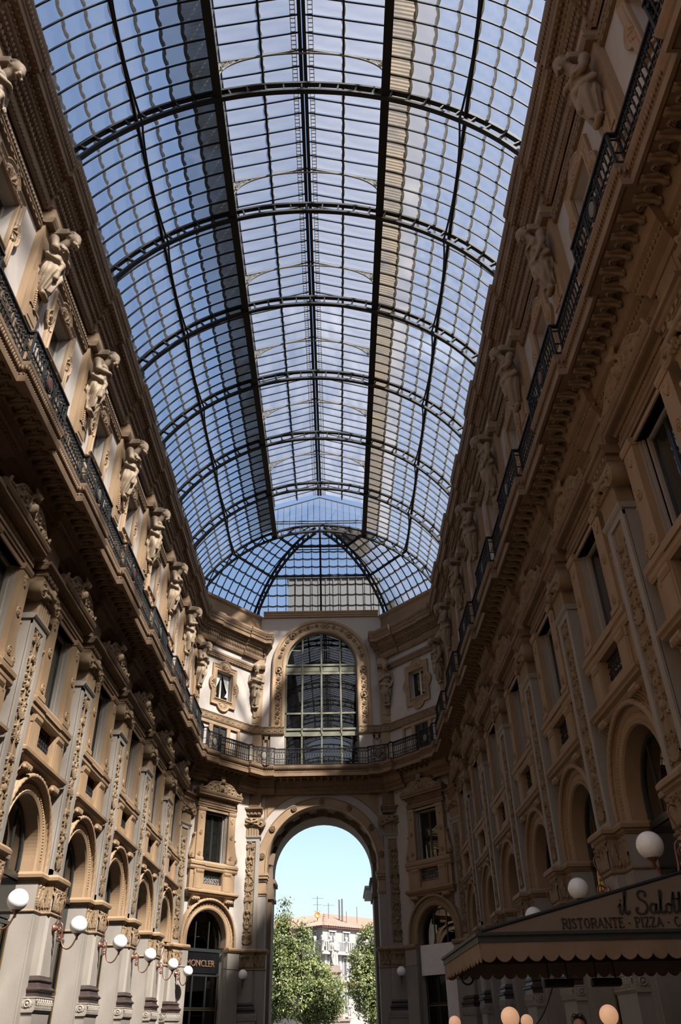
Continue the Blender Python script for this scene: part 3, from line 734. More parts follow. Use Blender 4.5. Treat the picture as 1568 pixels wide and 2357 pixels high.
def telamon(kind):
    h = 0.019; s = SD((-0.62, 0.0, -0.65), (0.62, 1.05, 2.25), h)
    # draped lower body tapering to the foot, folds follow the cloth
    s.cap((0, 0.36, 0.62), (0, 0.40, 0.28), 0.25, 0.29, 0.05); s.cap((0, 0.40, 0.3), (0.02, 0.36, -0.42), 0.28, 0.16, 0.06); s.cap((-0.10, 0.48, 0.5), (-0.03, 0.44, -0.3), 0.16, 0.10, 0.05)
    a = np.arctan2(s.x, s.y - 0.2)
    fold = 0.036 * np.sin(a * 8 + s.z * (4 if kind == 0 else -5)) + 0.018 * np.sin(a * 17 + s.z * 8)
    s.d = s.d + fold * np.clip((0.7 - s.z) * 3, 0, 1)
    s.d = np.maximum(s.d, -0.42 - s.z + 0.05 * np.sin(a * 5))
    # torso, chest, shoulders
    s.cap((0, 0.38, 0.62), (0, 0.42, 1.0), 0.22, 0.25, 0.08); s.ell((0, 0.46, 1.18), (0.31, 0.23, 0.28), 0.08)
    for g in (-1, 1):
        s.ell((g * 0.15, 0.62, 1.2), (0.16, 0.10, 0.12), 0.05); s.ell((g * 0.33, 0.42, 1.36), (0.13, 0.14, 0.14), 0.05)
        s.ell((g * 0.07, 0.61, 0.92), (0.07, 0.06, 0.11), 0.03)
    # sash of cloth round the hips with a knot
    pts = [(-0.34, 0.34, 0.66), (-0.2, 0.58, 0.60), (0.0, 0.66, 0.62), (0.2, 0.60, 0.70), (0.34, 0.36, 0.78)]
    s.chain(pts, 0.075, 0.03); s.chain([(p[0], p[1] + 0.03, p[2] + 0.09) for p in pts], 0.05, 0.02); s.ell((0.06, 0.70, 0.64), (0.09, 0.07, 0.09), 0.02)
    s.chain([(0.06, 0.70, 0.6), (0.12, 0.66, 0.35), (0.10, 0.62, 0.08)], (0.07, 0.06, 0.08), 0.03)
    # arms
    if kind == 0:       # folded across the chest
        for g, zz, yy in ((1, 0.98, 0.70), (-1, 1.06, 0.76)):
            s.chain([(g * 0.38, 0.44, 1.36), (g * 0.40, 0.54, 0.98)], (0.115, 0.10), 0.04); s.cap((g * 0.40, 0.54, 0.96), (-g * 0.16, yy, zz), 0.098, 0.065, 0.03)
            s.ell((-g * 0.22, yy + 0.0, zz + 0.01), (0.09, 0.05, 0.06), 0.02)
            for f in range(4): s.cap((-g * 0.26, yy + 0.01, zz + 0.045 - f * 0.03), (-g * 0.36, yy - 0.06, zz + 0.04 - f * 0.03), 0.02, 0.016, 0.008)
    else:               # one hand on the heart, one holding the cloth
        s.chain([(0.38, 0.44, 1.36), (0.40, 0.52, 0.98)], (0.115, 0.10), 0.04); s.cap((0.40, 0.52, 0.97), (0.02, 0.74, 1.14), 0.098, 0.06, 0.03)
        s.ell((-0.04, 0.75, 1.15), (0.09, 0.05, 0.06), 0.02)
        for f in range(4): s.cap((-0.08, 0.76, 1.19 - f * 0.03), (-0.18, 0.72, 1.2 - f * 0.035), 0.02, 0.016, 0.008)
        s.chain([(-0.38, 0.44, 1.36), (-0.42, 0.46, 0.98)], (0.115, 0.10), 0.04); s.cap((-0.42, 0.46, 0.97), (-0.30, 0.62, 0.62), 0.098, 0.06, 0.03)
        s.ell((-0.27, 0.65, 0.58), (0.06, 0.06, 0.08), 0.02)
        for f in range(4): s.cap((-0.28 + f * 0.03, 0.69, 0.56), (-0.26 + f * 0.03, 0.68, 0.47), 0.02, 0.016, 0.008)
        s.chain([(0.30, 0.5, 1.42), (0.1, 0.62, 1.2), (-0.2, 0.6, 0.95), (-0.36, 0.45, 0.8)], (0.08, 0.06, 0.06, 0.07), 0.03)
    # neck and a bearded head bowed forward under the cornice
    s.cap((0, 0.44, 1.40), (0, 0.66, 1.66), 0.15, 0.125, 0.05)
    s.ell((0, 0.76, 1.80), (0.165, 0.21, 0.22), 0.03)
    s.ell((0, 0.88, 1.68), (0.105, 0.09, 0.13), 0.03); s.ell((0, 0.945, 1.77), (0.026, 0.04, 0.055), 0.012); s.ell((0, 0.90, 1.86), (0.12, 0.05, 0.03), 0.015)
    for g in (-1, 1):
        s.ell((g * 0.06, 0.905, 1.815), (0.032, 0.025, 0.02), 0.004); s.ell((g * 0.155, 0.72, 1.76), (0.025, 0.05, 0.06), 0.01)
    rg = random.Random(5 + kind)
    for i in range(10): s.ell((rg.uniform(-0.09, 0.09), 0.86 + rg.uniform(-0.05, 0.06), 1.60 - rg.random() * 0.1), (0.04, 0.04, 0.06), 0.012)
    for i in range(44):
        a = rg.uniform(0, 6.28); e = rg.uniform(0.1, 1.4)
        s.ell((0.165 * math.cos(a) * math.cos(e), 0.71 + 0.2 * math.sin(a) * math.cos(e), 1.83 + 0.2 * math.sin(e)), (0.045, 0.045, 0.045), 0.012)
    s.box((0, 0.36, 1.93), (0.2, 0.30, 0.12), 0.03, 0.03)
    # scroll foot below the cloth
    s.cap((-0.12, 0.40, -0.50), (0.12, 0.40, -0.50), 0.085, 0.085, 0.03)
    return s.mesh('telamon', 'statue')
def egg_band(b, x0, x1, z0, z1, p, step=0.115):
    b.run([(0, z0), (p * 0.7, z0), (p * 0.7, z0 + 0.1), (p * 0.85, z0 + 0.12), (p * 0.85, z0 + 0.2), (p, z1 - 0.14), (p, z1 - 0.04), (p * 0.9, z1), (0, z1)], x0, x1, 0.0)
    n = int((x1 - x0) / step)
    for i in range(n):
        x = x0 + (i + 0.5) * (x1 - x0) / n
        b.ball((x, p * 0.9, (z0 + z1) / 2 + 0.06), (0.04, 0.05, 0.055), 6, 4)
        if i % 2 == 0: b.box(x - 0.05, x + 0.05, p * 0.7, p * 0.7 + 0.02, z0 + 0.03, z0 + 0.06)
@cached
def me_eggband(hw): b = MB(); egg_band(b, -hw, hw, 19.68, 20.06, 0.14); return b.mesh('egg_moulding', 'browncarve')
@cached
def me_eggblock(): b = MB(); b.run([(0, 19.9), (0.38, 19.9), (0.42, 20.0), (0.44, 20.1), (0.40, 20.12), (0, 20.12)], -0.47, 0.47, 0.1); return b.mesh('bracket_moulding', 'browncarve')
def key_band(b, x0, x1, z0, z1, p):
    b.box(x0, x1, 0, p, z0, z1); b.run([(0, z0 - 0.08), (p + 0.03, z0 - 0.05), (p + 0.05, z0), (0, z0)], x0, x1, 0.0); b.box(x0, x1, p, p + 0.025, z1 - 0.04, z1)
    n = max(1, round((x1 - x0) / 0.40)); w = (x1 - x0) / n; t = 0.035; h = z1 - z0 - 0.1
    for i in range(n):
        x = x0 + i * w; z = z0 + 0.03
        for a, c, e, g in ((0.05, 0.9, 0, t), (0.05, 0.05 + t / w, 0, h), (0.05, 0.62, h - t, h), (0.62 - t / w, 0.62, 0.3 * h, h), (0.28, 0.62, 0.3 * h, 0.3 * h + t), (0.28, 0.28 + t / w, 0.3 * h, 0.65 * h), (0.78, 0.78 + t / w, 0, h), (0.78, 1.0, h - t, h)):
            b.box(x + a * w, x + c * w, p, p + 0.022, z + e, z + g)
@cached
def me_keyband(x0, x1, p): b = MB(); key_band(b, x0, x1, 16.05, 16.45, p); return b.mesh('key_pattern_band', 'carve')
@cached
def me_bracket():
    """carved console under the balcony with a rosette beside it"""
    b = MB(); P = [(0.44, 13.27), (0.52, 13.26), (0.58, 13.28), (0.62, 13.315), (0.80, 13.325), (0.93, 13.335), (0.97, 13.36), (0.97, 13.41), (0.44, 13.41)]
    b.prismx(P, -0.075, 0.075)
    b.tube([(0, y, z - 0.012) for y, z in P[1:7]], (0.05, 0.06, 0.05, 0.035, 0.04, 0.03), 6)
    b.lathe([(0.001, -0.09), (0.04, -0.09), (0.045, 0), (0.04, 0.09), (0.001, 0.09)], (0, 0.54, 13.29), 10, axis='x')
    for s in (-1, 1): b.tube([(s * 0.06, 0.6, 13.34), (s * 0.10, 0.74, 13.35), (s * 0.06, 0.9, 13.36)], (0.03, 0.045, 0.02), 5)
    b.lathe([(0.085, 13.38), (0.08, 13.345), (0.055, 13.335), (0.05, 13.36), (0.001, 13.36)], (0.185, 0.78, 0), 10)
    for i in range(6): a = i * math.pi / 3; b.ball((0.185 + 0.045 * math.cos(a), 0.78 + 0.045 * math.sin(a), 13.345), (0.024, 0.024, 0.018), 5, 3)
    b.ball((0.185, 0.78, 13.335), 0.02, 5, 3)
    return b.mesh('bracket', 'browncarve')
# ------------------------------------------------------------------ places
def wall_mat(side, y):      # local frame of a side wall bay centred at y
    return Matrix.Translation((-7 if side == 'left' else 7, y, 0)) @ Matrix.Rotation(math.radians(-90 if side == 'left' else 90), 4, 'Z')
DO = (5.54, 41.93); DD = (0.643, 0.766); DN = (0.766, -0.643)
def diag_mat(side, t=0.0, turn=0):
    s = -1 if side == 'left' else 1
    return Matrix.Translation((s * DO[0] - s * DD[0] * t, DO[1] + DD[1] * t, 0)) @ Matrix.Rotation(math.radians(-s * 0 + (-130 if s < 0 else 130) + turn), 4, 'Z')
END_Y = 44.1
END = Matrix.Translation((0, END_Y, 0)) @ Matrix.Rotation(math.pi, 4, 'Z')
def yk(k): return Y0 + B * k
def corner1(off): x = -7 + off; return (x, (x * DN[0] + 31.2 - off) / 0.643)
def corner2(off): y = END_Y - off; return ((-31.2 + off + 0.643 * y) / DN[0], y)
def dpt(t, off): return (-DO[0] + DD[0] * t + DN[0] * off, DO[1] + DD[1] * t + DN[1] * off)
def side_path(p, D, a, c):
    P = [(-7 + p, -26.0)]; h = a + c * p
    for k in KS:
        if k == 6: break
        y = yk(k); P += [(-7 + p, y - h), (-7 + p + D, y - h), (-7 + p + D, y + h), (-7 + p, y + h)]
    y = yk(6); P += [(-7 + p, y - h), (-7 + p + D, y - h), corner1(p + D)]
    return P
def apse_half(p, D, kind):
    t1, t2 = -0.95, 1.25
    P = [corner1(p + D), dpt(t1, p + D), dpt(t1, p), dpt(t2, p), dpt(t2, p + D), corner2(p + D)]
    if kind == 'balcony': P += [(-2.6, END_Y - p - D), (-2.6, END_Y - p)]
    else: P += [(-3.5 + 0.75 * p, END_Y - p - D), (-3.5 + 0.75 * p, END_Y)]
    return P
def mirror(P): return [(-x, y) for x, y in P]
BALC = [(0.10, 12.60), (0.16, 12.62), (0.20, 12.74), (0.34, 12.84), (0.36, 12.98), (0.44, 13.03), (0.44, 13.10), (0.48, 13.24), (0.52, 13.28), (0.52, 13.40), (1.00, 13.40), (1.00, 13.37), (1.07, 13.37), (1.07, 13.55), (1.01, 13.57), (1.01, 13.64), (0.98, 13.68), (1.04, 13.74), (1.09, 13.86), (1.10, 13.95), (0.0, 13.96)]
CORN = [(0.06, 20.42), (0.12, 20.46), (0.18, 20.60), (0.20, 20.78), (0.20, 20.98), (0.30, 21.02), (0.33, 21.16), (0.42, 21.22), (0.46, 21.32), (0.50, 21.40), (0.66, 21.42), (0.66, 21.62), (0.70, 21.66), (0.74, 21.82), (0.80, 21.96), (0.80, 22.07), (-0.35, 22.09)]
PARA = [(0.05, 22.05), (0.05, 22.3), (0.02, 22.34), (0.02, 23.2), (0.06, 23.26), (0.12, 23.34), (0.12, 23.5), (0.02, 23.55), (-0.25, 23.62), (-0.45, 23.64)]
def swept(b, prof, f, m=0): b.rows([[(x, y, z) for x, y in f(p)] for p, z in prof], m=m)
def beads_along(b, P, z, r, step, skip=-99):
    for (x0, y0), (x1, y1) in zip(P[:-1], P[1:]):
        L = math.hypot(x1 - x0, y1 - y0); n = int(L / step)
        for i in range(n):
            t = (i + 0.5) / n; y = y0 + (y1 - y0) * t
            if y > skip: b.ball((x0 + (x1 - x0) * t, y, z), r, 5, 3)
def blocks_along(b, P, z0, z1, w, dep, step, skip=-99):
    for (x0, y0), (x1, y1) in zip(P[:-1], P[1:]):
        L = math.hypot(x1 - x0, y1 - y0); n = int(L / step)
        if not n: continue
        dx, dy = (x1 - x0) / L, (y1 - y0) / L
        for i in range(n):
            t = (i + 0.5) / n; x, y = x0 + (x1 - x0) * t, y0 + (y1 - y0) * t
            if y > skip: b.bar((x - dx * w / 2, y - dy * w / 2, (z0 + z1) / 2), (x + dx * w / 2, y + dy * w / 2, (z0 + z1) / 2), dep, z1 - z0)

# ------------------------------------------------------------------ wrought-iron railing along a plan line
def railing(poly, med=()):
    b = MB(); z0 = 13.97
    for si, ((x0, y0), (x1, y1)) in enumerate(zip(poly[:-1], poly[1:])):
        L = math.hypot(x1 - x0, y1 - y0); dx, dy = (x1 - x0) / L, (y1 - y0) / L
        at = lambda u, z, o=0.0: (x0 + dx * u - dy * o, y0 + dy * u + dx * o, z)
        b.bar(at(-0.02, 14.86), at(L + 0.02, 14.86), 0.09, 0.05); b.bar(at(0, z0 + 0.03), at(L, z0 + 0.03), 0.05, 0.04)
        b.bar(at(0, 14.30), at(L, 14.30), 0.03, 0.02); b.bar(at(0, 14.70), at(L, 14.70), 0.03, 0.02)
        if L < 0.4: continue
        n = max(2, round(L / 0.15)); mu = L / 2 if si in med else -9
        for i in range(n + 1):
            u = L * i / n
            if abs(u - mu) < 0.36: continue
            post = i in (0, n)
            b.bar(at(u, z0), at(u, 14.86), 0.05 if post else 0.024, 0.05 if post else 0.024, (dx, dy, 0))
            if i < n and abs(u + L / n / 2 - mu) > 0.34:
                c = u + L / n / 2; r = L / n * 0.44
                for zz, sg in ((14.14, 1), (14.78, -1)):
                    q = spiral((c, zz), r if zz < 14.5 else r * 0.7, 0.015, 1.1, i * 1.3, 7, sgn=sg)
                    b.tube([at(a[0], a[2]) for a in q], 0.013, 3)
                b.ball(at(c, 14.30), (0.035, 0.035, 0.03), 5, 3); b.ball(at(u, 14.52), (0.028, 0.028, 0.05), 5, 3); b.ball(at(c, 14.66, 0.01), (0.04, 0.04, 0.04), 5, 3)
        if mu > 0:
            for s in (-1, 1):
                b.bar(at(mu + s * 0.38, z0), at(mu + s * 0.38, 14.86), 0.04, 0.04, (dx, dy, 0))
                for zz, rr in ((14.12, 0.1), (14.72, 0.1), (14.42, 0.07)):
                    q = spiral((mu + s * 0.27, zz), rr, 0.02, 1.5, 0, 12, sgn=s); b.tube([at(a[0], a[2]) for a in q], 0.016, 4)
            k = 20; ring = [at(mu + 0.18 * math.cos(6.283 * j / k), 14.42 + 0.25 * math.sin(6.283 * j / k)) for j in range(k)]
            b.tube(ring, 0.03, 5, closed=True)
            b.tube([at(mu + 0.30 * math.cos(6.283 * j / k), 14.42 + 0.37 * math.sin(6.283 * j / k)) for j in range(k)], 0.02, 4, closed=True)
    return b
def medallion(poly, si, mat):
    b = MB(); (x0, y0), (x1, y1) = poly[si], poly[si + 1]; L = math.hypot(x1 - x0, y1 - y0); dx, dy = (x1 - x0) / L, (y1 - y0) / L
    cx, cy = (x0 + x1) / 2, (y0 + y1) / 2; k = 20; V = []
    for o, s in ((0.03, 0.125), (-0.03, 0.125), (0.045, 0.08), (-0.045, 0.08)): V.append([(cx + dx * s * math.cos(6.283 * j / k) - dy * o, cy + dy * s * math.cos(6.283 * j / k) + dx * o, 14.42 + s * 1.42 * math.sin(6.283 * j / k)) for j in range(k)])
    for a, c in ((0, 2), (1, 3), (0, 1)): b.rows([V[a] + V[a][:1], V[c] + V[c][:1]])
    b.ngon(V[2]); b.ngon(V[3][::-1])
    return b.mesh('medallion', mat)
# ------------------------------------------------------------------ wall lamp
@cached
def me_lamp_plate():
    b = MB(); b.lathe([(0.001, 0.50), (0.10, 0.50), (0.11, 0.53), (0.07, 0.56), (0.04, 0.62), (0.001, 0.64)], (0, 0, 4.02), 14, axis='y'); return b.mesh('wall_plate', 'copper')
@cached
def me_lamp_arm():
    b = MB(); C = lambda P, r, n=6: b.tube([(0, y, z) for y, z in P], r, n)
    def sm(P, k=6):
        P = np.array(P); o = []
        for i in range(len(P) - 1):
            p0, p1, p2, p3 = P[max(i - 1, 0)], P[i], P[i + 1], P[min(i + 2, len(P) - 1)]
            for j in range(k):
                t = j / k; o.append(0.5 * ((2 * p1) + (p2 - p0) * t + (2 * p0 - 5 * p1 + 4 * p2 - p3) * t * t + (3 * p1 - p0 - 3 * p2 + p3) * t ** 3))
        return o + [P[-1]]
    C(sm([(0.55, 4.0), (0.60, 4.10), (0.67, 4.14), (0.73, 4.08), (0.745, 3.92), (0.76, 3.74), (0.83, 3.60), (0.94, 3.55), (1.04, 3.61), (1.10, 3.72), (1.14, 3.80)]), 0.020)
    C(sm([(0.56, 4.05), (0.59, 4.25), (0.66, 4.42), (0.71, 4.56), (0.70, 4.66), (0.64, 4.70), (0.56, 4.67)]), 0.013)
    C(sm([(0.55, 4.0), (0.57, 3.93), (0.63, 3.90), (0.69, 3.93), (0.70, 4.0), (0.66, 4.04), (0.62, 4.01)]), 0.015)
    C([(p[0], p[2]) for p in spiral((0.685, 3.80), 0.06, 0.02, 1.3, 0.8, 14)], 0.014)
    for y, z, r in ((0.65, 3.98, 0.035), (0.685, 3.80, 0.03)): b.ball((0, y, z), (0.03, r, r))
    return b.mesh('arm', 'copper')
@cached
def me_lamp_cup():
    b = MB(); b.lathe([(0.001, 3.74), (0.03, 3.76), (0.028, 3.82), (0.06, 3.86), (0.115, 3.90), (0.12, 3.93), (0.05, 3.94)], (0, 1.14, 0), 14); return b.mesh('globe_cup', 'copper')
@cached
def me_globe(r, z, mat):
    b = MB(); k = 14; th = [math.pi * i / k for i in range(k + 1)]; b.lathe([(max(0.001, r * math.sin(t)), z - r * math.cos(t)) for t in th], (0, 1.14 if z > 3 else 0, 0), 24); return b.mesh('globe', mat)
def wall_lamp(mat, label, group='white globe lamps on scrolled wall arms'):
    t = obj('wall_lamp', None, None, mat=mat); tag(t, label, 'lamp', group)
    obj('wall_plate', me_lamp_plate(), t); obj('arm', me_lamp_arm(), t); obj('globe_cup', me_lamp_cup(), t); obj('globe', me_globe(0.215, 4.08, 'globe'), t)
    return t

# ------------------------------------------------------------------ walls
WALL = {}
for nm, lb in (('wall_left', 'sunlit left wall of the arcade, ochre and plaster storeys under a deep cornice'), ('wall_right', 'shaded right wall of the arcade, dark ochre storeys behind the awning'), ('wall_end', 'far end wall of the arcade, three faces around a tall open arch')):
    w = thing(nm, lb, 'wall', kind='structure'); WALL[nm] = w
floor_b = MB(); floor_b.box(-9, 9, -30, 60, -0.3, 0.0); thing('floor', 'pale stone floor of the arcade', 'floor', kind='structure', me=floor_b.mesh('floor', stone('floor_stone', (0.20, 0.18, 0.16), (0.15, 0.135, 0.12), 0.8, 0.5, 0.05)))
def part(nm, me, mat, parent): return obj(nm, me, parent, mat=mat)
PILX = {}
def pillar(wall, mat, seed, lower=True, upper=True, run=True):
    w = WALL[wall]
    if lower:
        p = part('pier', me_pier(), mat, w)
        for n, m in (('base_moulding', me_base()), ('carved_block', me_block()), ('carved_frieze', me_frieze()), ('impost_ledge', me_impost())): obj(n, m, p)
        p = part('pilaster', me_pilaster(), mat, w)
        obj('carved_panel', me_panel(seed % 3), p); obj('capital', me_capital(), p); obj('entablature_block', me_entab(run), p)
    if upper:
        p = part('herm_pilaster', me_herm(), mat, w); obj('bracket_moulding', me_eggblock(), p); obj('key_pattern_band', me_keyband(-0.44, 0.44, 0.24), p)
TEL = [telamon(0), telamon(1)]
def statue(mat, i, label):
    m = mat @ Matrix.Translation((0, 0.06, 18.0)); t = obj('telamon_statue', TEL[i % 2], None, mat=m); tag(t, label, 'statue', 'carved half-figures under the upper cornice')
NWIN = [0]
def window(mat, label, extra=(), cat='window'):
    NWIN[0] += 1; t = obj('window_%d' % NWIN[0], None, None, mat=mat); tag(t, label, cat, kind='structure'); return t
def tall_window(mat, label, blind=None):
    t = window(mat, label)
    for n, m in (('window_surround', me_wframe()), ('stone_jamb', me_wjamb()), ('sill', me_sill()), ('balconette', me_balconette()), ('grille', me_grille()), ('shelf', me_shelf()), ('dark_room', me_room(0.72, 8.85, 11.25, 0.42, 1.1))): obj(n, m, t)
    for s in (-1, 1): obj('corbel', me_corbel(), t, loc=(s * 1.08, 0, 0))
    p = obj('pediment', me_pediment(), t, loc=(0, 0, 0.06)); obj('crest', me_crest(), p, loc=(0, 0.17, 0.0))
    f = obj('casement_frame', me_casement(0.64, 8.86, 11.17, -0.13, 'darkframe'), t)
    for s in (-1, 1): obj('pane', me_box(s * 0.31 - 0.28, s * 0.31 + 0.28, -0.135, -0.125, 8.9, 11.12, 'windowglass', 'pane'), f)
    if blind == 'blind':
        for s in (-1, 1): obj('blind', me_drape(s * 0.60, s * 0.05, 8.9, 11.1, -0.24, None, 'shutter'), t)
    elif blind == 'net':
        obj('curtain', me_drape(-0.6, -0.1, 8.9, 11.1, -0.24, None), t)
    elif blind == 'side':
        for s in (-1, 1): obj('curtain', me_drape(s * 0.60, s * 0.36, 8.9, 11.1, -0.24, None), t)
def quatre_window(mat, label, curtains=False):
    t = window(mat, label)
    obj('quatrefoil_surround', me_quatre(), t); obj('dark_room', me_room(0.60, 17.35, 18.95, 0.42, 1.0), t)
    f = obj('casement_frame', me_casement(0.60, 17.35, 18.95, -0.28, 'palejamb'), t)
    for s in (-1, 1): obj('pane', me_box(s * 0.30 - 0.26, s * 0.30 + 0.26, -0.285, -0.275, 17.4, 18.9, 'windowglass', 'pane'), f)
    if curtains:
        for s in (-1, 1): obj('curtain', me_drape(s * 0.54, s * 0.03, 17.65, 18.92, -0.2, 17.95), t)
@cached
def me_archbars():
    b = MB(); y = -0.30; n = 22
    for r, w in ((AR - 0.05, 0.1),):
        P = [(-r, 5.2)] + arch_top(r, ASP, n) + [(r, 5.2)]; Qi = [(x * (r - w) / r, z if z <= ASP else ASP + (z - ASP) * (r - w) / r) for x, z in P]
        b.rows([[(x, y + d, z) for x, z in R] for d, R in ((0.05, P), (0.05, Qi), (-0.05, Qi), (-0.05, P))])
    for x in (-0.42, 0.42): b.box(x - 0.03, x + 0.03, y - 0.03, y + 0.03, 5.1, ASP + math.sqrt((AR - 0.1) ** 2 - x * x))
    b.box(-AR, AR, y - 0.05, y + 0.06, 5.0, 5.14); return b.mesh('arched_frame', 'darkframe')
@cached
def me_archpane(i):
    b = MB(); x0, x1 = ((-1.15, -0.44), (-0.40, 0.40), (0.44, 1.15))[i]; r = AR - 0.09; n = 8
    P = [(x0, 5.14)] + [(x0 + (x1 - x0) * j / n, ASP + math.sqrt(max(0, r * r - (x0 + (x1 - x0) * j / n) ** 2))) for j in range(n + 1)] + [(x1, 5.14)]
    b.prism(P, -0.306, -0.296); return b.mesh('pane', 'shopglass')
@cached
def me_doorframe():
    b = MB()
    for x in (-1.17, -0.42, 0.42, 1.17): b.box(x - 0.045, x + 0.045, -0.35, -0.25, 0, 4.05)
    for z in (4.0, 2.7): b.box(-1.22, 1.22, -0.36, -0.24, z, z + 0.08)
    return b.mesh('door_frame', 'darkframe')
@cached
def me_brassline():
    b = MB()
    for x in (-1.10, 1.10): b.box(x - 0.015, x + 0.015, -0.25, -0.22, 0, 3.98)
    b.box(-1.1, 1.1, -0.25, -0.22, 2.64, 2.68); return b.mesh('brass_edging', 'brass')
def shopfront(mat, label, extra=None):
    t = window(mat, label, cat='shopfront')
    obj('archivolt', me_archivolt(AR, 1.76, ASP, 5.2), t)
    f = obj('arched_frame', me_archbars(), t)
    for i in range(3): obj('pane', me_archpane(i), f)
    obj('sign_board', me_box(-1.2, 1.2, -0.34, -0.27, 4.12, 4.98, 'sign', 'sign_board'), t)
    d = obj('door_frame', me_doorframe(), t); obj('brass_edging', me_brassline(), d)
    for x0, x1 in ((-1.12, -0.47), (-0.37, 0.37), (0.47, 1.12)): obj('pane', me_box(x0, x1, -0.305, -0.295, 0.05, 4.0, 'shopglass', 'pane'), d)
    obj('dark_room', me_room(AR - 0.01, 0, 6.72, 0.46, 2.2), t)
    b = MB(); b.box(-0.9, 0.3, -1.9, -1.8, 0.3, 3.4); b.box(0.5, 0.9, -1.5, -1.1, 0, 3.8); b.box(-1.0, -0.6, -1.6, -1.2, 0, 2.2)
    if 'shopin' not in CACHE: CACHE['shopin'] = b.mesh('shop_interior', M['shopwall'])
    obj('shop_interior', CACHE['shopin'], t)
    return t
M['shopwall'] = stone('shop_interior', (0.20, 0.18, 0.15), (0.14, 0.12, 0.10), 1.2, 0.7, 0)
ORD = ['nearest', 'second', 'third', 'fourth', 'fifth', 'sixth', 'seventh', 'eighth', 'ninth']
def inview(mat, pts): return seen([mat @ Vector(p) for p in pts], 25)
PB = lambda x, y, z0, z1: [(s * x, y, z) for s in (-1, 0, 1) for z in (z0, (z0 + z1) / 2, z1)]
for side in ('left', 'right'):
    wl = 'wall_' + side; light = 'sunlit' if side == 'left' else 'shaded'; cnt = dict(p=0, q=0, s=0, w=0, l=0, r=0)
    for k in range(-2, 7):
        y = yk(k); m = wall_mat(side, y)
        if k == 6: m = m @ Matrix.Rotation(math.radians(-20 if side == 'left' else 20), 4, 'Z')
        pillar(wl, m, k + 2)
        if inview(m, PB(0.4, 0.5, 18, 20.2)):
            statue(m, k + (side == 'right'), '%s bearded half-figure statue on the %s wall, %s along from the camera' % (light, side, ORD[cnt['w']])); cnt['w'] += 1
        if inview(m, [(0, 1.14, 4.1), (0, 1.1, 3.6)]):
            wall_lamp(m, 'white globe lamp on the %s wall arm, %s along from the camera' % (side, ORD[cnt['l']])); cnt['l'] += 1
        if k == 6: break
        m = wall_mat(side, y + B / 2)
        part('plaster_wall', me_plaster(-2.25, 2.25), m, WALL[wl]); part('egg_moulding', me_eggband(2.25), m, WALL[wl]); part('key_pattern_band', me_keyband(-1.8, 1.8, 0.10), m, WALL[wl])
        if inview(m, PB(1.4, 0.3, 6.9, 12.9)):
            tall_window(m, 'tall %s window with scrolled pediment on the %s wall, %s along' % (light, side, ORD[cnt['p']]), ('blind', 'blind', 'net', None)[(k + 2) % 4] if side == 'left' else 'side'); cnt['p'] += 1
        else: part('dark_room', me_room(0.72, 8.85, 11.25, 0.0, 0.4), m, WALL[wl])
        if inview(m, PB(1.2, 0.2, 16.7, 19.6)):
            quatre_window(m, 'small %s window in a four-lobed surround on the %s wall, %s along' % (light, side, ORD[cnt['q']])); cnt['q'] += 1
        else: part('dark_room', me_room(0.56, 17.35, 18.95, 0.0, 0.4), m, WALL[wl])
        if inview(m, PB(1.6, 0.1, 0.5, 7.2)):
            SF = shopfront(m, 'round-arched shopfront on the %s wall, %s along from the camera' % (side, ORD[cnt['s']])); SF['bay'] = k; cnt['s'] += 1
            CACHE['sf', side, k] = SF
        else: part('dark_room', me_room(AR, 0, 6.75, 0.0, 0.4), m, WALL[wl])
        for i in range(12): part('bracket', me_bracket(), m @ Matrix.Translation((-2.06 + i * 0.375, 0.16 if i in (0, 1, 10, 11) else 0, 0)), WALL[wl])
    # long mouldings
    fl = (lambda P: P) if side == 'left' else (lambda P: mirror(P))
    b = MB(); swept(b, BALC, lambda p: fl(side_path(p, 0.18, 0.5, 0.66))); obj('balcony_slab', b.mesh('balcony_slab', 'brown'), WALL[wl])
    b = MB(); beads_along(b, fl(side_path(1.03, 0.18, 0.5, 0.66)), 13.61, 0.026, 0.075, 6); beads_along(b, fl(side_path(1.06, 0.18, 0.5, 0.66)), 13.79, (0.035, 0.035, 0.08), 0.085, 6); beads_along(b, fl(side_path(0.36, 0.18, 0.5, 0.66)), 12.92, 0.05, 0.13, 6)
    stuff(obj('bead_rows', b.mesh('bead_rows', 'browncarve'), WALL[wl]))
    b = MB(); swept(b, CORN, lambda p: fl(side_path(p, 0.10, 0.5, 0.56))); obj('upper_cornice', b.mesh('upper_cornice', 'brown'), WALL[wl])
    b = MB(); blocks_along(b, fl(side_path(0.24, 0.1, 0.5, 0.56)), 20.80, 20.97, 0.07, 0.1, 0.125, 6); beads_along(b, fl(side_path(0.34, 0.1, 0.5, 0.56)), 21.10, (0.05, 0.05, 0.085), 0.11, 6); beads_along(b, fl(side_path(0.58, 0.1, 0.5, 0.56)), 21.40, (0.07, 0.07, 0.03), 0.16, 6); beads_along(b, fl(side_path(0.16, 0.1, 0.5, 0.56)), 20.53, 0.045, 0.11, 6); beads_along(b, fl(side_path(0.47, 0.1, 0.5, 0.56)), 21.32, 0.05, 0.14, 6); beads_along(b, fl(side_path(0.75, 0.1, 0.5, 0.56)), 21.82, (0.045, 0.045, 0.11), 0.105, 6)
    stuff(obj('dentil_rows', b.mesh('dentil_rows', 'browncarve'), WALL[wl]))
    b = MB(); swept(b, PARA, lambda p: fl([(-7 + p, -26), corner1(p)])); obj('parapet', b.mesh('parapet', 'brown'), WALL[wl])
    s = -1 if side == 'left' else 1
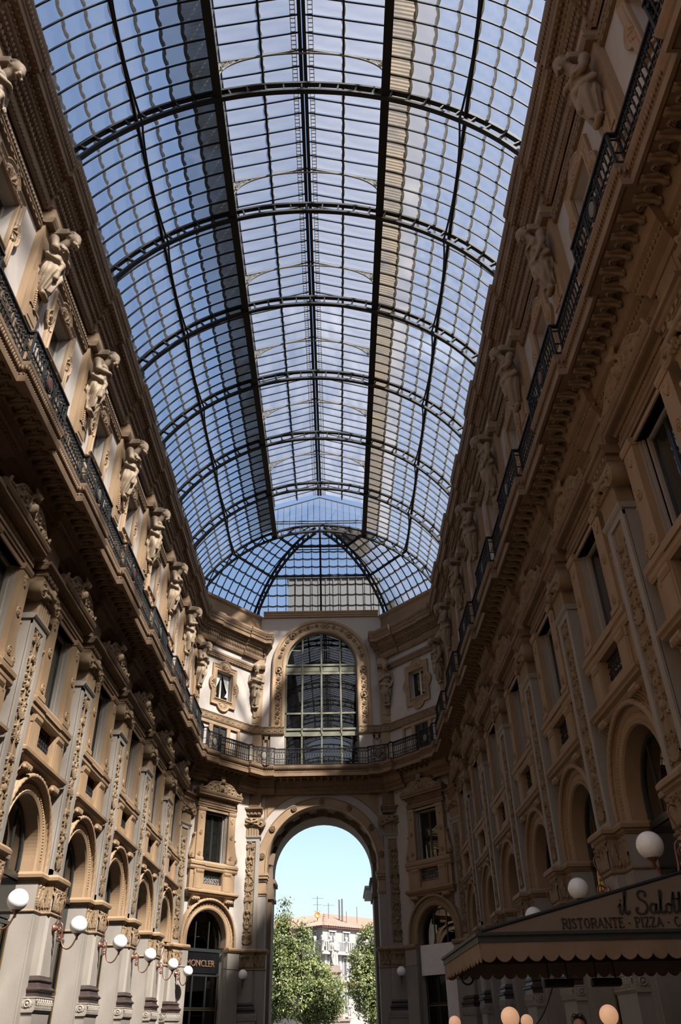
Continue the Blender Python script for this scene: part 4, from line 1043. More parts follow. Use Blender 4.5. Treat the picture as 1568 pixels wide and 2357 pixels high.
    b = MB(); b.add([(s * 7, -26, 0), (s * 7, yk(-2), 0), (s * 7, yk(-2), 22), (s * 7, -26, 22)], [(0, 1, 2, 3)]); obj('rear_plaster', b.mesh('rear_plaster', 'tan'), WALL[wl])
    # railings: straight runs and projecting bays
    n = 0
    for k in range(-2, 7):
        y = yk(k); h = 1.2
        if k < 6:
            P = [(-5.98, y - h), (-5.80, y - h), (-5.80, y + h), (-5.98, y + h)]
            if seen([(s * 5.8, yy, 14.6) for yy in (y - h, y, y + h)], 10):
                b = railing(fl(P), (1,)); t = thing('balcony_railing', 'black iron railing bay with an oval medallion on the %s balcony, %s along' % (side, ORD[n]), 'railing', group='projecting railing bays'); obj('ironwork', b.mesh('ironwork', 'iron'), t); obj('medallion', medallion(fl(P), 1, 'paleiron' if k % 2 else 'medred'), t)
            P2 = [(-5.98, y + h), (-5.98, y + B - h)]
            if seen([(s * 5.98, yy, 14.6) for yy in (y + h, y + B / 2, y + B - h)], 10):
                thing('balcony_railing', 'black iron railing, straight run between medallion bays on the %s balcony, %s along' % (side, ORD[n]), 'railing', group='straight railing runs', me=railing(fl(P2)).mesh('balcony_railing', 'iron')); n += 1
b = MB(); b.add([(-7, -26, 0), (7, -26, 0), (7, -26, 28), (-7, -26, 28)], [(0, 1, 2, 3)]); thing('wall_back', 'wall closing the arcade behind the camera', 'wall', kind='structure', me=b.mesh('wall_back', 'plaster'))

# ------------------------------------------------------------------ the three faces of the end wall
WE = WALL['wall_end']
for side in ('left', 'right'):
    m = diag_mat(side); s = -1 if side == 'left' else 1; light = 'sunlit' if s < 0 else 'shaded'
    part('plaster_wall', me_plaster(-2.5, 2.9) if s > 0 else me_plaster(-2.9, 2.5), m, WE)
    part('egg_moulding', me_eggband(2.3), m, WE); part('key_pattern_band', me_keyband(-2.6, 2.6, 0.10), m, WE)
    tall_window(m, 'tall %s window with scrolled pediment on the slanted end face, %s of the big arch' % (light, side), 'net' if s < 0 else None)
    quatre_window(m, 'small window in a four-lobed surround high on the slanted end face, %s of the great window%s' % (side, ', tied white curtains' if s < 0 else ', dark'), s < 0)
    CACHE['sf', side, 'end'] = shopfront(m, 'round-arched shopfront on the slanted end face, %s of the big arch' % side)
    bb = MB()
    for x in (-1.62, 1.62): bb.box(x - 0.38, x + 0.38, 0, 0.26, 0, 4.98); bb.run([(0.2, 4.98), (0.30, 5.0), (0.36, 5.08), (0.37, 5.14), (0.3, 5.2), (0, 5.2)], x - 0.38, x + 0.38, 0.1, m=1); bb.run([(0.2, 4.27), (0.29, 4.31), (0.2, 4.35)], x - 0.38, x + 0.38, 0)
    part('side_pier', bb.mesh('side_pier', ['grey', 'tan']), m, WE)
    # balcony door, flanking panels
    NWIN[0] += 0
    t = obj('door_%d' % (1 if s < 0 else 2), None, None, mat=m @ Matrix.Translation((-0.1 * s, 0, 0))); tag(t, 'dark balcony door below the four-lobed window, %s of the great window' % side, 'door', kind='structure')
    bb = MB()
    for x0, x1 in ((-0.78, -0.52), (0.52, 0.78), (1.32, 1.5), (-1.5, -1.32)): bb.box(x0, x1, 0, 0.09, 13.95, 16.0)
    for x0, x1 in ((-0.78, 0.78), (-1.5, -0.78), (0.78, 1.5)): bb.box(x0, x1, 0, 0.10, 15.80, 15.98)
    obj('door_surround', bb.mesh('door_surround', 'tan'), t); obj('door_leaf', me_box(-0.52, 0.52, 0.0, 0.03, 13.95, 15.8, 'void', 'door_leaf'), t)
    f = obj('door_frame', me_casement(0.5, 13.97, 15.78, 0.05, 'darkframe', (14.9,)), t)
    for i in range(8): part('bracket', me_bracket(), m @ Matrix.Translation((-1.4 + i * 0.375, -0.02, 0)), WE)
    # corner pilasters towards the big arch
    pm = END @ Matrix.Translation((-s * 3.80, 0.0, 0))
    pillar('wall_end', pm, 1 if s < 0 else 2, True, False, False)
    um = END @ Matrix.Translation((-s * 3.92, 0.05, 0)) @ Matrix.Rotation(math.radians(s * -8), 4, 'Z')
    pillar('wall_end', um, 0, False, True)
    statue(um, 0 if s < 0 else 1, 'half-figure statue with %s on the end wall, %s of the great window' % ('crossed arms' if s < 0 else 'a raised hand', side))
    wall_lamp(pm, 'white globe lamp on the pilaster just %s of the big arch' % side)
# central face
b = MB(); wall_slab(b, -4.3, 4.3, 0, 23.5, [(0, 2.96, 0.0, 9.07, True), (0, 2.16, 13.95, 20.3, True)], 0.6, n=40)
part('plaster_wall', b.mesh('plaster_wall', 'plaster'), END, WE)
part('archivolt', me_flatarch(2.93, 3.40, 9.07, 8.66), END, WE)
for a in (8, 34, 62, 90, 118, 146, 172):
    bb = MB(); r = 3.20; rosette(bb, -r * math.cos(math.radians(a)), 9.07 + r * math.sin(math.radians(a)), 0.15, 0.16); part('rosette', bb.mesh('rosette', 'carve'), END, WE)
b = MB()
for s in (-1, 1):
    x0, x1 = sorted((s * 2.93, s * 3.36)); b.box(x0, x1, -0.6, 0.13, 0, 7.64)
part('jamb', b.mesh('jamb', 'grey'), END, WE)
b = MB()
for s in (-1, 1):
    for z0, z1, p in ((7.60, 7.70, 0.03), (7.70, 7.86, 0.07), (8.28, 8.40, 0.05), (8.40, 8.54, 0.12), (8.54, 8.67, 0.16)):
        x0, x1 = sorted((s * (2.93 - p * 0.7), s * 3.38)); b.box(x0, x1, -0.6, 0.13 + p, z0, z1)
    x0, x1 = sorted((s * 2.93, s * 3.36)); b.box(x0, x1, -0.6, 0.13, 7.8, 8.3)
    for i in range(5): b.box(s * (3.0 + i * 0.08) - 0.02, s * (3.0 + i * 0.08) + 0.02, 0.2, 0.26, 8.40, 8.53)
part('impost', b.mesh('impost', 'tan'), END, WE)
b = MB()
for s in (-1, 1):
    xs = np.linspace(0.95, 3.12, 16); P = [(s * 3.12, 12.78), (s * 0.95, 12.78)] + [(s * x, 9.07 + math.sqrt(3.82 ** 2 - x * x)) for x in xs]
    P = P if s < 0 else P[::-1]; cx, cz = s * 2.45, 12.2
    b.prism(P, 0, 0.035); b.prism([(cx + (x - cx) * 0.78, cz + (z - cz) * 0.74) for x, z in P], 0.03, 0.06)
part('spandrel_panel', b.mesh('spandrel_panel', 'tan'), END, WE)
b = MB(); b.run([(0, 12.95), (0.12, 12.95), (0.16, 13.02), (0.3, 13.1), (0.3, 13.3), (0, 13.3)], -3.3, 3.3, 0); part('frieze_band', b.mesh('frieze_band', 'brown'), END, WE)
for i in range(15): part('bracket', me_bracket(), END @ Matrix.Translation((-2.66 + i * 0.375, -0.04, 0)), WE)
# passage through to the square
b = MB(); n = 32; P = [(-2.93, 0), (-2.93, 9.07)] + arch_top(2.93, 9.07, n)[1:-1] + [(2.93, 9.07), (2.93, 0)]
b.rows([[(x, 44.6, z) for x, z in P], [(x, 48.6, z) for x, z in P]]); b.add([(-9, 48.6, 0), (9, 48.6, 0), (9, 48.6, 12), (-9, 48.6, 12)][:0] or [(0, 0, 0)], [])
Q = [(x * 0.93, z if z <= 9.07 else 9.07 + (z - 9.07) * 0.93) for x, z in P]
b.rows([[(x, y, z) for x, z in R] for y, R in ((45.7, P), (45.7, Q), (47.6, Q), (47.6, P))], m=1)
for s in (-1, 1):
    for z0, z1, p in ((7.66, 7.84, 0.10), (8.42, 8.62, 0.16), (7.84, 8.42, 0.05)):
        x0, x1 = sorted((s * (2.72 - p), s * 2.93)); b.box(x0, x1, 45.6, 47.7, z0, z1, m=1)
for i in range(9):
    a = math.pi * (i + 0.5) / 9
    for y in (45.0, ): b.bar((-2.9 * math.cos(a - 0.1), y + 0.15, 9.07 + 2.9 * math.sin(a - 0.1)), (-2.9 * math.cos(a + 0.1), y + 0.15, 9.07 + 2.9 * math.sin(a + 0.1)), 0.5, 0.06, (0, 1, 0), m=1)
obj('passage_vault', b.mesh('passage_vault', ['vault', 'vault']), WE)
b = MB(); wall_slab(b, -10, 10, 0, 24, [(0, 2.93, 0.0, 9.07, True)], 0.05, n=24); part('outer_wall', b.mesh('outer_wall', 'grey'), Matrix.Translation((0, 48.7, 0)), WE)
# mouldings round the apse
full = lambda p, D, kind: (lambda P: P + mirror(P)[::-1])(apse_half(p, D, kind))
b = MB(); swept(b, BALC, lambda p: full(p, 0.18, 'balcony')); obj('balcony_slab', b.mesh('balcony_slab', 'brown'), WE)
b = MB(); beads_along(b, full(1.03, 0.18, 'balcony'), 13.61, 0.026, 0.075); beads_along(b, full(1.08, 0.18, 'balcony'), 13.80, 0.032, 0.09); beads_along(b, full(0.36, 0.18, 'balcony'), 12.92, 0.05, 0.13)
stuff(obj('bead_rows', b.mesh('bead_rows', 'browncarve'), WE))
for f in (lambda P: P, lambda P: mirror(P)):
    b = MB(); swept(b, CORN, lambda p: f(apse_half(p, 0.10, 'top'))); b.ngon([(x, y, z) for (x, y), z in [(f(apse_half(p, 0.10, 'top'))[-1 - 1], z) for p, z in CORN]]); obj('upper_cornice', b.mesh('upper_cornice', 'brown'), WE)
    b = MB(); blocks_along(b, f(apse_half(0.24, 0.1, 'top')[:-1]), 20.80, 20.97, 0.07, 0.1, 0.125); beads_along(b, f(apse_half(0.34, 0.1, 'top')), 21.10, 0.05, 0.11); beads_along(b, f(apse_half(0.47, 0.1, 'top')), 21.32, 0.05, 0.14); beads_along(b, f(apse_half(0.75, 0.1, 'top')), 21.84, 0.04, 0.10)
    stuff(obj('dentil_rows', b.mesh('dentil_rows', 'browncarve'), WE))
    b = MB(); swept(b, PARA, lambda p: f([corner1(p), dpt(2.75, p), dpt(2.75, p - 0.4)])); obj('parapet', b.mesh('parapet', 'brown'), WE)
b = MB(); b.run([(0, 23.46), (0.10, 23.46), (0.10, 23.56), (0.15, 23.60), (0.15, 23.70), (0.20, 23.74), (0.20, 23.84), (-0.6, 23.86)], -3.6, 3.6, 0.1); part('top_moulding', b.mesh('top_moulding', 'tan'), END, WE)
b = MB(); key_band(b, -3.6, -2.16, 16.05, 16.45, 0.14); key_band(b, 2.16, 3.6, 16.05, 16.45, 0.14)
part('key_pattern_band', b.mesh('key_pattern_band', 'carve'), END, WE)
b = MB()
for s in (-1, 1):
    x0, x1 = sorted((s * 2.18, s * 2.95)); b.box(x0, x1, 0, 0.08, 13.95, 16.0)
    for a, c in ((3.0, 3.08), (3.28, 3.36)): x0, x1 = sorted((s * a, s * c)); b.box(x0, x1, 0, 0.1, 13.95, 15.9, m=1)
    x0, x1 = sorted((s * 3.0, s * 3.36)); b.box(x0, x1, 0, 0.1, 15.7, 15.95, m=1)
part('lower_panel', b.mesh('lower_panel', ['plaster', 'tan']), END, WE)
# great window
t = window(END, 'great round-headed window over the big arch, olive grey frame of four lights'); GW = t
b = MB(); n = 44; PR = [(2.16, -0.3), (2.16, 0.06), (2.24, 0.10), (2.34, 0.10), (2.36, 0.06), (2.76, 0.06), (2.78, 0.12), (2.90, 0.15), (2.97, 0.12), (2.97, 0.0)]
R = []
for i in range(n + 3):
    if i in (0, n + 2): g = -1 if i == 0 else 1; R.append([(g * r, y, 16.45) for r, y in PR])
    else: a = math.pi * (i - 1) / n; R.append([(-r * math.cos(a), y, 20.3 + r * math.sin(a)) for r, y in PR])
b.rows(R); W1 = obj('carved_surround', b.mesh('carved_surround', 'tan'), t)
b = MB(); rm = 2.56; items = []
for i, z in enumerate(np.linspace(16.75, 19.95, 7)): items += [(-rm, z, i in (3, 6)), (rm, z, i in (3, 6))]
for i in range(1, 15): a = math.pi * i / 15; items.append((-rm * math.cos(a), 20.3 + rm * math.sin(a), i in (4, 7, 8, 11) and i != 8))
for x, z, big in items:
    if big: b.lathe([(0.22, 0.04), (0.23, 0.11), (0.19, 0.14), (0.16, 0.09), (0.001, 0.09)], (x, 0, z), 18, axis='y'); b.ball((x, 0.12, z), (0.09, 0.08, 0.1)); b.ball((x, 0.18, z - 0.02), 0.04)
    else:
        rosette(b, x, z, 0.075, 0.13)
for (x0, z0, _), (x1, z1, _) in zip(items[14:-1], items[15:]): b.ball(((x0 + x1) / 2, 0.07, (z0 + z1) / 2), (0.07, 0.04, 0.07), 6, 4)
for x in (-rm, rm):
    for z in np.linspace(17.02, 19.68, 6):
        for s in (-1, 1): b.tube([(x + s * 0.14, 0.08, z - 0.08), (x + s * 0.04, 0.08, z), (x + s * 0.14, 0.08, z + 0.08)], 0.025, 5)
obj('carved_rosettes', b.mesh('carved_rosettes', 'carve'), W1)
b = MB(); y = -0.22; r = 2.16
P = [(-r, 13.95)] + arch_top(r, 20.3, 36) + [(r, 13.95)]; Qi = [(x * 0.955, z if z <= 20.3 else 20.3 + (z - 20.3) * 0.955) for x, z in P]
b.rows([[(x, y + d, z) for x, z in R] for d, R in ((0.07, P), (0.07, Qi), (-0.07, Qi), (-0.07, P))])
for x in (-1.15, 0, 1.15): b.box(x - 0.055, x + 0.055, y - 0.06, y + 0.08, 13.95, 20.3 + math.sqrt(r * r - x * x)); b.box(x - 0.025, x + 0.025, y + 0.08, y + 0.11, 13.95, 20.3 + math.sqrt(r * r - x * x) - 0.1)
for z0, z1, d in ((20.26, 20.38, 0.10), (19.72, 19.84, 0.09), (19.84, 20.26, 0.03), (17.26, 17.36, 0.07), (16.30, 16.42, 0.08), (16.08, 16.30, 0.02), (15.94, 16.08, 0.11), (21.30, 21.36, 0.02)): b.box(-r + 0.02, r - 0.02, y - 0.05, y + d, z0, z1) if z1 < 21 else b.box(-1.9, 1.9, y - 0.02, y + d, z0, z1)
for x in (-1.66, -0.58, 0.58, 1.66): b.box(x - 0.46, x + 0.46, y + 0.03, y + 0.05, 19.92, 20.2)
fr = obj('window_frame', b.mesh('window_frame', 'frame'), t)
xs = (-2.06, -1.1, -0.05, 1.2, 2.06)
for i, (x0, x1) in enumerate(((-2.07, -1.2), (-1.1, -0.05), (0.05, 1.1), (1.2, 2.07))):
    for z0, z1 in ((13.97, 15.94), (16.42, 17.26), (17.36, 19.72)): obj('pane', me_box(x0, x1, y - 0.005, y + 0.005, z0, z1, 'bigglass', 'pane'), fr)
    bb = MB(); q = [x0 + (x1 - x0) * j / 8 for j in range(9)]; bb.prism([(x0, 20.38)] + [(x, 20.3 + math.sqrt(max(0.02, 2.06 ** 2 - x * x))) for x in q] + [(x1, 20.38)], y - 0.005, y + 0.005); obj('pane', bb.mesh('pane', 'bigglass'), fr)
obj('dark_room', me_room(2.16, 13.9, 22.5, 0.62, 3.2), t)
b = MB()
for x, w in ((-0.35, 0.42), (0.62, 0.5), (1.15, 0.3)): b.box(x - w / 2, x + w / 2, -0.62, -0.6, 17.36, 17.46)
obj('paper_stack', b.mesh('paper_stack', 'white'), t)
# railings of the apse
for s, f in ((-1, lambda P: P), (1, lambda P: mirror(P))):
    side = 'left' if s < 0 else 'right'; q = 1.04
    P = f([(-7 + q, yk(6) - 1.2), (-7 + q + 0.17, yk(6) - 1.2), corner1(q + 0.17), dpt(-0.95, q + 0.17), dpt(-0.95, q)])
    t = thing('balcony_railing', 'black iron railing around the %s corner of the end balcony' % side, 'railing'); obj('ironwork', railing(P, (2,)).mesh('ironwork', 'iron'), t); obj('medallion', medallion(P, 2, 'paleiron'), t)
    P = f([dpt(-0.95, q), dpt(1.25, q)]); thing('balcony_railing', 'black iron railing in front of the %s balcony door of the end wall' % side, 'railing', me=railing(P).mesh('balcony_railing', 'iron'))
    P = f([dpt(1.25, q), dpt(1.25, q + 0.17), corner2(q + 0.17), (-2.6, END_Y - q - 0.17), (-2.6, END_Y - q)])
    P = f([dpt(1.25, q), dpt(1.25, q + 0.17), (-3.7, 42.45), (-2.6, END_Y - q - 0.17), (-2.6, END_Y - q)])
    t = thing('balcony_railing', 'black iron railing with a medallion under the %s statue of the end wall' % side, 'railing'); obj('ironwork', railing(P, (2,)).mesh('ironwork', 'iron'), t); obj('medallion', medallion(P, 2, 'paleiron' if s < 0 else 'medred'), t)
thing('balcony_railing', 'long black iron railing in front of the great window', 'railing', me=railing([(-2.6, END_Y - 1.04), (2.6, END_Y - 1.04)]).mesh('balcony_railing', 'iron'))
# ------------------------------------------------------------------ iron and glass roof
ROOF = thing('ceiling', 'arched iron and glass roof over the arcade with a raised ridge lantern', 'roof', kind='structure')
ZC, RI, RO = 19.73, 7.80, 8.25
def arc(R, deg, g=1): a = math.radians(deg); return g * R * math.sin(a), ZC + R * math.cos(a)
A_L, A_P, A_F = 20.6, 40.2, 62.0
RK = range(-3, 7)
@cached
def me_rib():
    b = MB(); n = 72; aa = np.linspace(-60.4, 60.4, n + 1)
    for R, h in ((RI, 0.05), (RO - 0.02, 0.05)):
        P = lambda r, y: [(r * math.sin(math.radians(a)), y, ZC + r * math.cos(math.radians(a))) for a in aa]
        b.rows([P(R - h, -0.075), P(R - h, 0.075), P(R + h, 0.075), P(R + h, -0.075), P(R - h, -0.075)])
    web = np.concatenate([np.linspace(-60, 60, 29)])
    st = 120 / 28
    for i, a in enumerate(web):
        x0, z0 = arc(RI, a); x1, z1 = arc(RO, a); b.bar((x0, 0, z0), (x1, 0, z1), 0.05, 0.12, (0, 1, 0))
        if i < 28:      # cut-out corner plates in every panel
            for e, R0, R1 in ((0.08, RI, RI + 0.18), (0.08, RO, RO - 0.16)):
                for c, d in ((a, 1), (a + st, -1)):
                    q = [arc(R0, c), arc(R0, c + d * st * 0.42), arc((R0 * 2 + R1) / 3, c + d * st * 0.26), arc((R0 + R1 * 1.2) / 2.2, c + d * st * 0.14), arc(R1, c)]
                    b.prism(q, -0.02, 0.02)
    for s in (-1, 1):
        x, z = arc(RI, 60.4, s); b.box(x - 0.12, x + 0.16, -0.12, 0.12, z - 0.38, z + 0.1)
    return b.mesh('arch_rib', 'roofiron')
@cached
def me_gable():
    b = MB(); e = (2.85, 29.44)
    for s in (-1, 1):
        b.bar((s * e[0], 0, e[1]), (0, 0, 30.34), 0.07, 0.06, (0, 1, 0)); b.bar((s * e[0], 0, 27.6), (s * e[0], 0, e[1]), 0.06, 0.06, (0, 1, 0))
        P = [(s * (2.83 - 2.83 * math.sin(t)), 0, 28.42 + 1.62 * (1 - math.cos(t)) * 0 + 1.62 * math.sin(t) ** 0.55 * (0.55 + 0.45 * t / 1.571)) for t in np.linspace(0.0, 1.571, 18)]
        P = [(s * 2.83 * math.cos(t), 0, 28.42 + 1.64 * math.sin(t) ** 0.9) for t in np.linspace(0, 1.571, 20)]
        b.tube(P, 0.032, 5)
        curve = lambda x: 28.42 + 1.64 * math.sin(math.acos(min(1, x / 2.83))) ** 0.9
        raft = lambda x: 29.44 + 0.9 * (2.85 - x) / 2.85
        for x0, x1 in ((2.80, 2.56), (2.56, 2.30), (2.30, 2.05), (2.05, 1.80), (1.80, 1.55)):       # scrollwork between rafter and arch
            zc = (raft((x0 + x1) / 2) + curve((x0 + x1) / 2 - 0.02)) / 2; r = min(0.14, max(0.03, (raft((x0 + x1) / 2) - curve((x0 + x1) / 2)) / 2 - 0.03))
            for k in (1.0, 0.5): b.tube([(s * ((x0 + x1) / 2 + r * k * math.cos(6.283 * j / 12)), 0, zc + r * k * math.sin(6.283 * j / 12)) for j in range(12)], 0.02, 4, closed=True)
            b.bar((s * x0, 0, raft(x0)), (s * x1, 0, curve(x1)), 0.03, 0.03, (0, 1, 0)); b.bar((s * x1, 0, raft(x1)), (s * x0, 0, curve(x0)), 0.03, 0.03, (0, 1, 0))
        for z0, z1 in ((28.42, 28.68), (28.68, 28.94), (28.94, 29.2)):
            w = 2.83 - 2.83 * math.sqrt(max(0, 1 - ((z1 - 28.42) / 1.64) ** 2.2)); b.bar((s * 2.84, 0, z0), (s * (2.84 - w), 0, z1), 0.03, 0.03, (0, 1, 0)); b.bar((s * 2.84, 0, z1), (s * (2.84 - w * 0.5), 0, z0 + 0.1), 0.025, 0.025, (0, 1, 0))
    return b.mesh('gable_frame', 'paleiron')
for k in RK:
    obj('arch_rib', me_rib(), ROOF, loc=(0, yk(k), 0))
    if k < 6: obj('gable_frame', me_gable(), ROOF, loc=(0, yk(k), 0))
YA, YB = yk(-3), yk(6)
for s in (-1, 1):
    b = MB(); b.box(s * 2.74 - 0.075, s * 2.74 + 0.075, YA, YB, 27.08, 27.62); b.box(s * 2.74 - 0.14, s * 2.74 + 0.14, YA, YB, 27.06, 27.11)
    obj('lantern_beam', b.mesh('lantern_beam', 'roofiron'), ROOF)
    b = MB(); b.box(s * 2.85 - 0.035, s * 2.85 + 0.035, YA, YB, 29.40, 29.47); b.box(s * 2.80 - 0.02, s * 2.80 + 0.02, YA, YB, 27.6, 27.68); obj('eaves_beam', b.mesh('eaves_beam', 'roofiron'), ROOF)
    b = MB(); b.box(s * 1.43 - 0.035, s * 1.43 + 0.035, YA, YB, 29.86, 29.96); obj('lantern_purlin', b.mesh('lantern_purlin', 'roofiron'), ROOF)
    x, z = arc(RO - 0.08, A_P, s); b = MB(); b.bar((x, YA, z), (x, YB, z), 0.10, 0.13); obj('purlin', b.mesh('purlin', 'roofiron'), ROOF)
    for k in list(RK)[:-1]:     # bowed tie rod under each purlin span
        b = MB(); P = []
        for t in np.linspace(0, 1, 15): r = RI + (RO - 0.12 - RI) * math.sin(math.pi * t) ** 0.8; xx, zz = arc(r, A_P, s); P.append((xx, yk(k) + t * B, zz))
        b.tube(P, 0.038, 6); obj('tie_rod', b.mesh('tie_rod', 'roofiron'), ROOF)
b = MB(); b.box(-0.14, -0.015, YA, YB, 30.22, 30.40); b.box(0.015, 0.14, YA, YB, 30.22, 30.40); obj('ridge_beam', b.mesh('ridge_beam', 'roofiron'), ROOF)
b = MB()
for s in (-1, 1):
    for x in (0.22, 0.38): b.box(s * x - 0.01, s * x + 0.01, YA, YB, 30.36 - x * 0.3, 30.39 - x * 0.3)
    for y in np.arange(YA, YB, 0.14): b.box(min(s * 0.22, s * 0.38), max(s * 0.22, s * 0.38), y, y + 0.03, 30.27, 30.29)
stuff(obj('ridge_vent', b.mesh('ridge_vent', 'paleiron'), ROOF))
# glazing bars
NB = 8; SP = B / NB
@cached
def me_bar(g):
    b = MB(); R = RO - 0.03; n = 16; aa = np.linspace(A_L - 0.4, A_F + 1.5, n); P = lambda r, y: [(g * r * math.sin(math.radians(a)), y, ZC + r * math.cos(math.radians(a))) for a in aa]
    b.rows([P(R - 0.03, -0.02), P(R - 0.03, 0.02), P(R + 0.03, 0.02), P(R + 0.03, -0.02), P(R - 0.03, -0.02)]); return b.mesh('glazing_bar', 'roofiron')
@cached
def me_lbar():
    b = MB()
    for s in (-1, 1): b.bar((s * 2.85, 0, 29.46), (s * 0.1, 0, 30.33), 0.035, 0.05, (0, 1, 0)); b.bar((s * 2.83, 0, 27.6), (s * 2.83, 0, 29.42), 0.03, 0.03, (0, 1, 0))
    return b.mesh('lantern_bar', 'roofiron')
for j in range((6 + 3) * NB + 1):
    if j % NB == 0: continue
    y = YA + j * SP
    for g in (-1, 1): obj('glazing_bar', me_bar(g), ROOF, loc=(0, y, 0))
    obj('lantern_bar', me_lbar(), ROOF, loc=(0, y, 0))
# panes: x = along the arcade, y = down the slope, z = outward
def pane_mb(w, L, tl=0.0):
    b = MB(); n = 6; xs = np.linspace(-w / 2, w / 2, n + 1); bow = lambda x: 0.055 * (1 - (2 * x / w) ** 2)
    lo = [(x, L + 0.02 + bow(x), 0.045) for x in xs]; top = [(x, -0.03, 0.0) for x in xs]
    b.rows([lo, top]); b.rows([[(x, y - 0.035, z - 0.004) for x, y, z in lo], [(x, y + 0.004, z - 0.035) for x, y, z in lo]], m=1)
    b.rows([[(x, y - 0.015 + 0.02 * math.sin(x * 37), z + 0.012) for x, y, z in lo], [(x, y - 0.125 + 0.025 * math.sin(x * 23 + 1), z + 0.004) for x, y, z in lo]], m=1)
    return b
@cached
def me_pane(w, L, mat): return pane_mb(w, L).mesh('pane', [mat, 'lap'])
def frame_of(p, ex, ey): 
    ez = np.cross(ex, ey); m = Matrix.Identity(4)
    for i in range(3): m[i][0], m[i][1], m[i][2], m[i][3] = ex[i], ey[i], ez[i], p[i]
    return m
PANES = []      # (size key, material, matrix)
cols = [A_L + (A_P - A_L) * i / 4 for i in range(5)] + [A_P + (A_F - A_P) * i / 4 for i in range(1, 5)]
for s in (-1, 1):
    for ci in range(8):
        a0, a1 = cols[ci], cols[ci + 1]; L = RO * math.radians(a1 - a0); p0 = arc(RO, a0, s); p1 = arc(RO, a1, s)
        ey = np.array((p1[0] - p0[0], 0, p1[1] - p0[1])); ey /= np.linalg.norm(ey); ex = np.array((0, s * 1.0, 0)) 
        if np.cross(ex, ey)[2] < 0: ex = -ex
        for j in range(9 * NB):
            y = YA + (j + 0.5) * SP; PANES.append(((SP - 0.03, round(L, 3)), 'frosted' if ci == 1 else 'roofglass', frame_of(np.array((p0[0], y, p0[1])), ex, ey)))
    # lantern slopes and sides
    for (xa, za), (xb, zb), mt in (((0.12, 30.40), (1.43, 29.98), 'lanternglass'), ((1.43, 29.98), (2.92, 29.48), 'lanternglass'), ((2.84, 29.42), (2.84, 27.64), 'roofglass')):
        ey = np.array((s * (xb - xa), 0, zb - za)); L = np.linalg.norm(ey); ey /= L; ex = np.array((0, 1.0, 0))
        if np.cross(ex, ey) @ np.array((s * 1.0 if mt == 'roofglass' else 0, 0, 1.0)) < 0: ex = -ex
        for j in range(9 * NB): PANES.append(((SP - 0.03, round(L, 3)), mt, frame_of(np.array((s * xa, YA + (j + 0.5) * SP, za)), ex, ey)))
def size_in_view(sz, m):
    w, L = sz; q = [proj(m @ Vector(c)) for c in ((-w / 2, 0, 0), (w / 2, 0, 0), (w / 2, L, 0), (-w / 2, L, 0))]
    if any(v is None for v in q): return 0
    cx, cy = sum(v[0] for v in q) / 4, sum(v[1] for v in q) / 4
    if not (-20 < cx < 1588 and -20 < cy < 2377): return 0
    return abs(sum(q[i][0] * q[(i + 1) % 4][1] - q[(i + 1) % 4][0] * q[i][1] for i in range(4))) / 2
order = sorted(range(len(PANES)), key=lambda i: -size_in_view(PANES[i][0], PANES[i][2])); top = set(order[:300])
rest = {}
for i, (sz, mt, m) in enumerate(PANES):
    if i in top: obj('pane', me_pane(sz[0], sz[1], mt), ROOF, mat=m)
    else: rest.setdefault(mt, MB()).merge(pane_mb(*sz), np.array(m))
# apse panes
APC = 40.33
def apse_pt(x0, f, g):      # f: 0 on the last rib ... 1 on the corner rib (plan scales with x0)
    return (g * x0 * (1 - 0.40 * f), APC + 0.557 * x0 * f)
AP = {'roofglass': MB()}; APB = MB()
eh = np.array((-0.583, 0.812)); mh = np.array((0.812, 0.583))
def facet_pt(g, kind, x0, z, sc):
    if kind == 'diag': q = mh * (0.812 * x0) + eh * sc; return np.array((g * q[0], APC + q[1], z))
    return np.array((sc, APC + 0.557 * x0, z))
def smax(kind, x0): return (-0.583 * x0, 0.103 * x0) if kind == 'diag' else (-0.6 * x0, 0.6 * x0)
for g, kind in ((-1, 'diag'), (1, 'diag'), (1, 'mid')):
    lines = np.arange(-9, 9.1) * 0.56 + (0.0 if kind == 'mid' else 0.28)
    for sc in lines:        # bars
        P = []
        for a in np.linspace(2, A_F, 26):
            x0, z = arc(RO - 0.03, a); lo, hi = smax(kind, x0)
            if lo - 0.02 <= sc <= hi + 0.02: P.append(facet_pt(g, kind, x0, z, sc))
        if len(P) > 1:
            for p, q in zip(P[:-1], P[1:]): APB.bar(p, q, 0.04, 0.055)
    cl = [3.0, 9.0, 15.0, A_L] + cols[1:]
    for a0, a1 in zip(cl[:-1], cl[1:]):
        x0a, za = arc(RO, a0); x0b, zb = arc(RO, a1); la, ha = smax(kind, x0a); lb, hb = smax(kind, x0b)
        for c0, c1 in zip(lines[:-1], lines[1:]):
            A0, A1, B0, B1 = np.clip(c0, la, ha), np.clip(c1, la, ha), np.clip(c0, lb, hb), np.clip(c1, lb, hb)
            if B1 - B0 < 0.03 and A1 - A0 < 0.03: continue
            n = 4; up = np.array([facet_pt(g, kind, x0a, za, v) for v in np.linspace(A0, A1, n + 1)]); lo = np.array([facet_pt(g, kind, x0b, zb, v) for v in np.linspace(B0, B1, n + 1)])
            bow = (1 - np.linspace(-1, 1, n + 1) ** 2)[:, None] * 0.055; dn = lo - up; dn /= np.linalg.norm(dn, axis=1)[:, None] + 1e-9
            lo2 = lo + dn * (bow + 0.02) + np.array((0, 0, 0.03)); AP['roofglass'].rows([lo2, up]); AP['roofglass'].rows([lo2 + dn * -0.01, lo2 - dn * 0.13 - np.array((0, 0, 0.01))], m=1)
rest.setdefault('roofglass', MB()).merge(AP['roofglass'])
for mt, b in rest.items(): stuff(obj('pane_field', b.mesh('pane_field', [mt, 'lap']), ROOF))
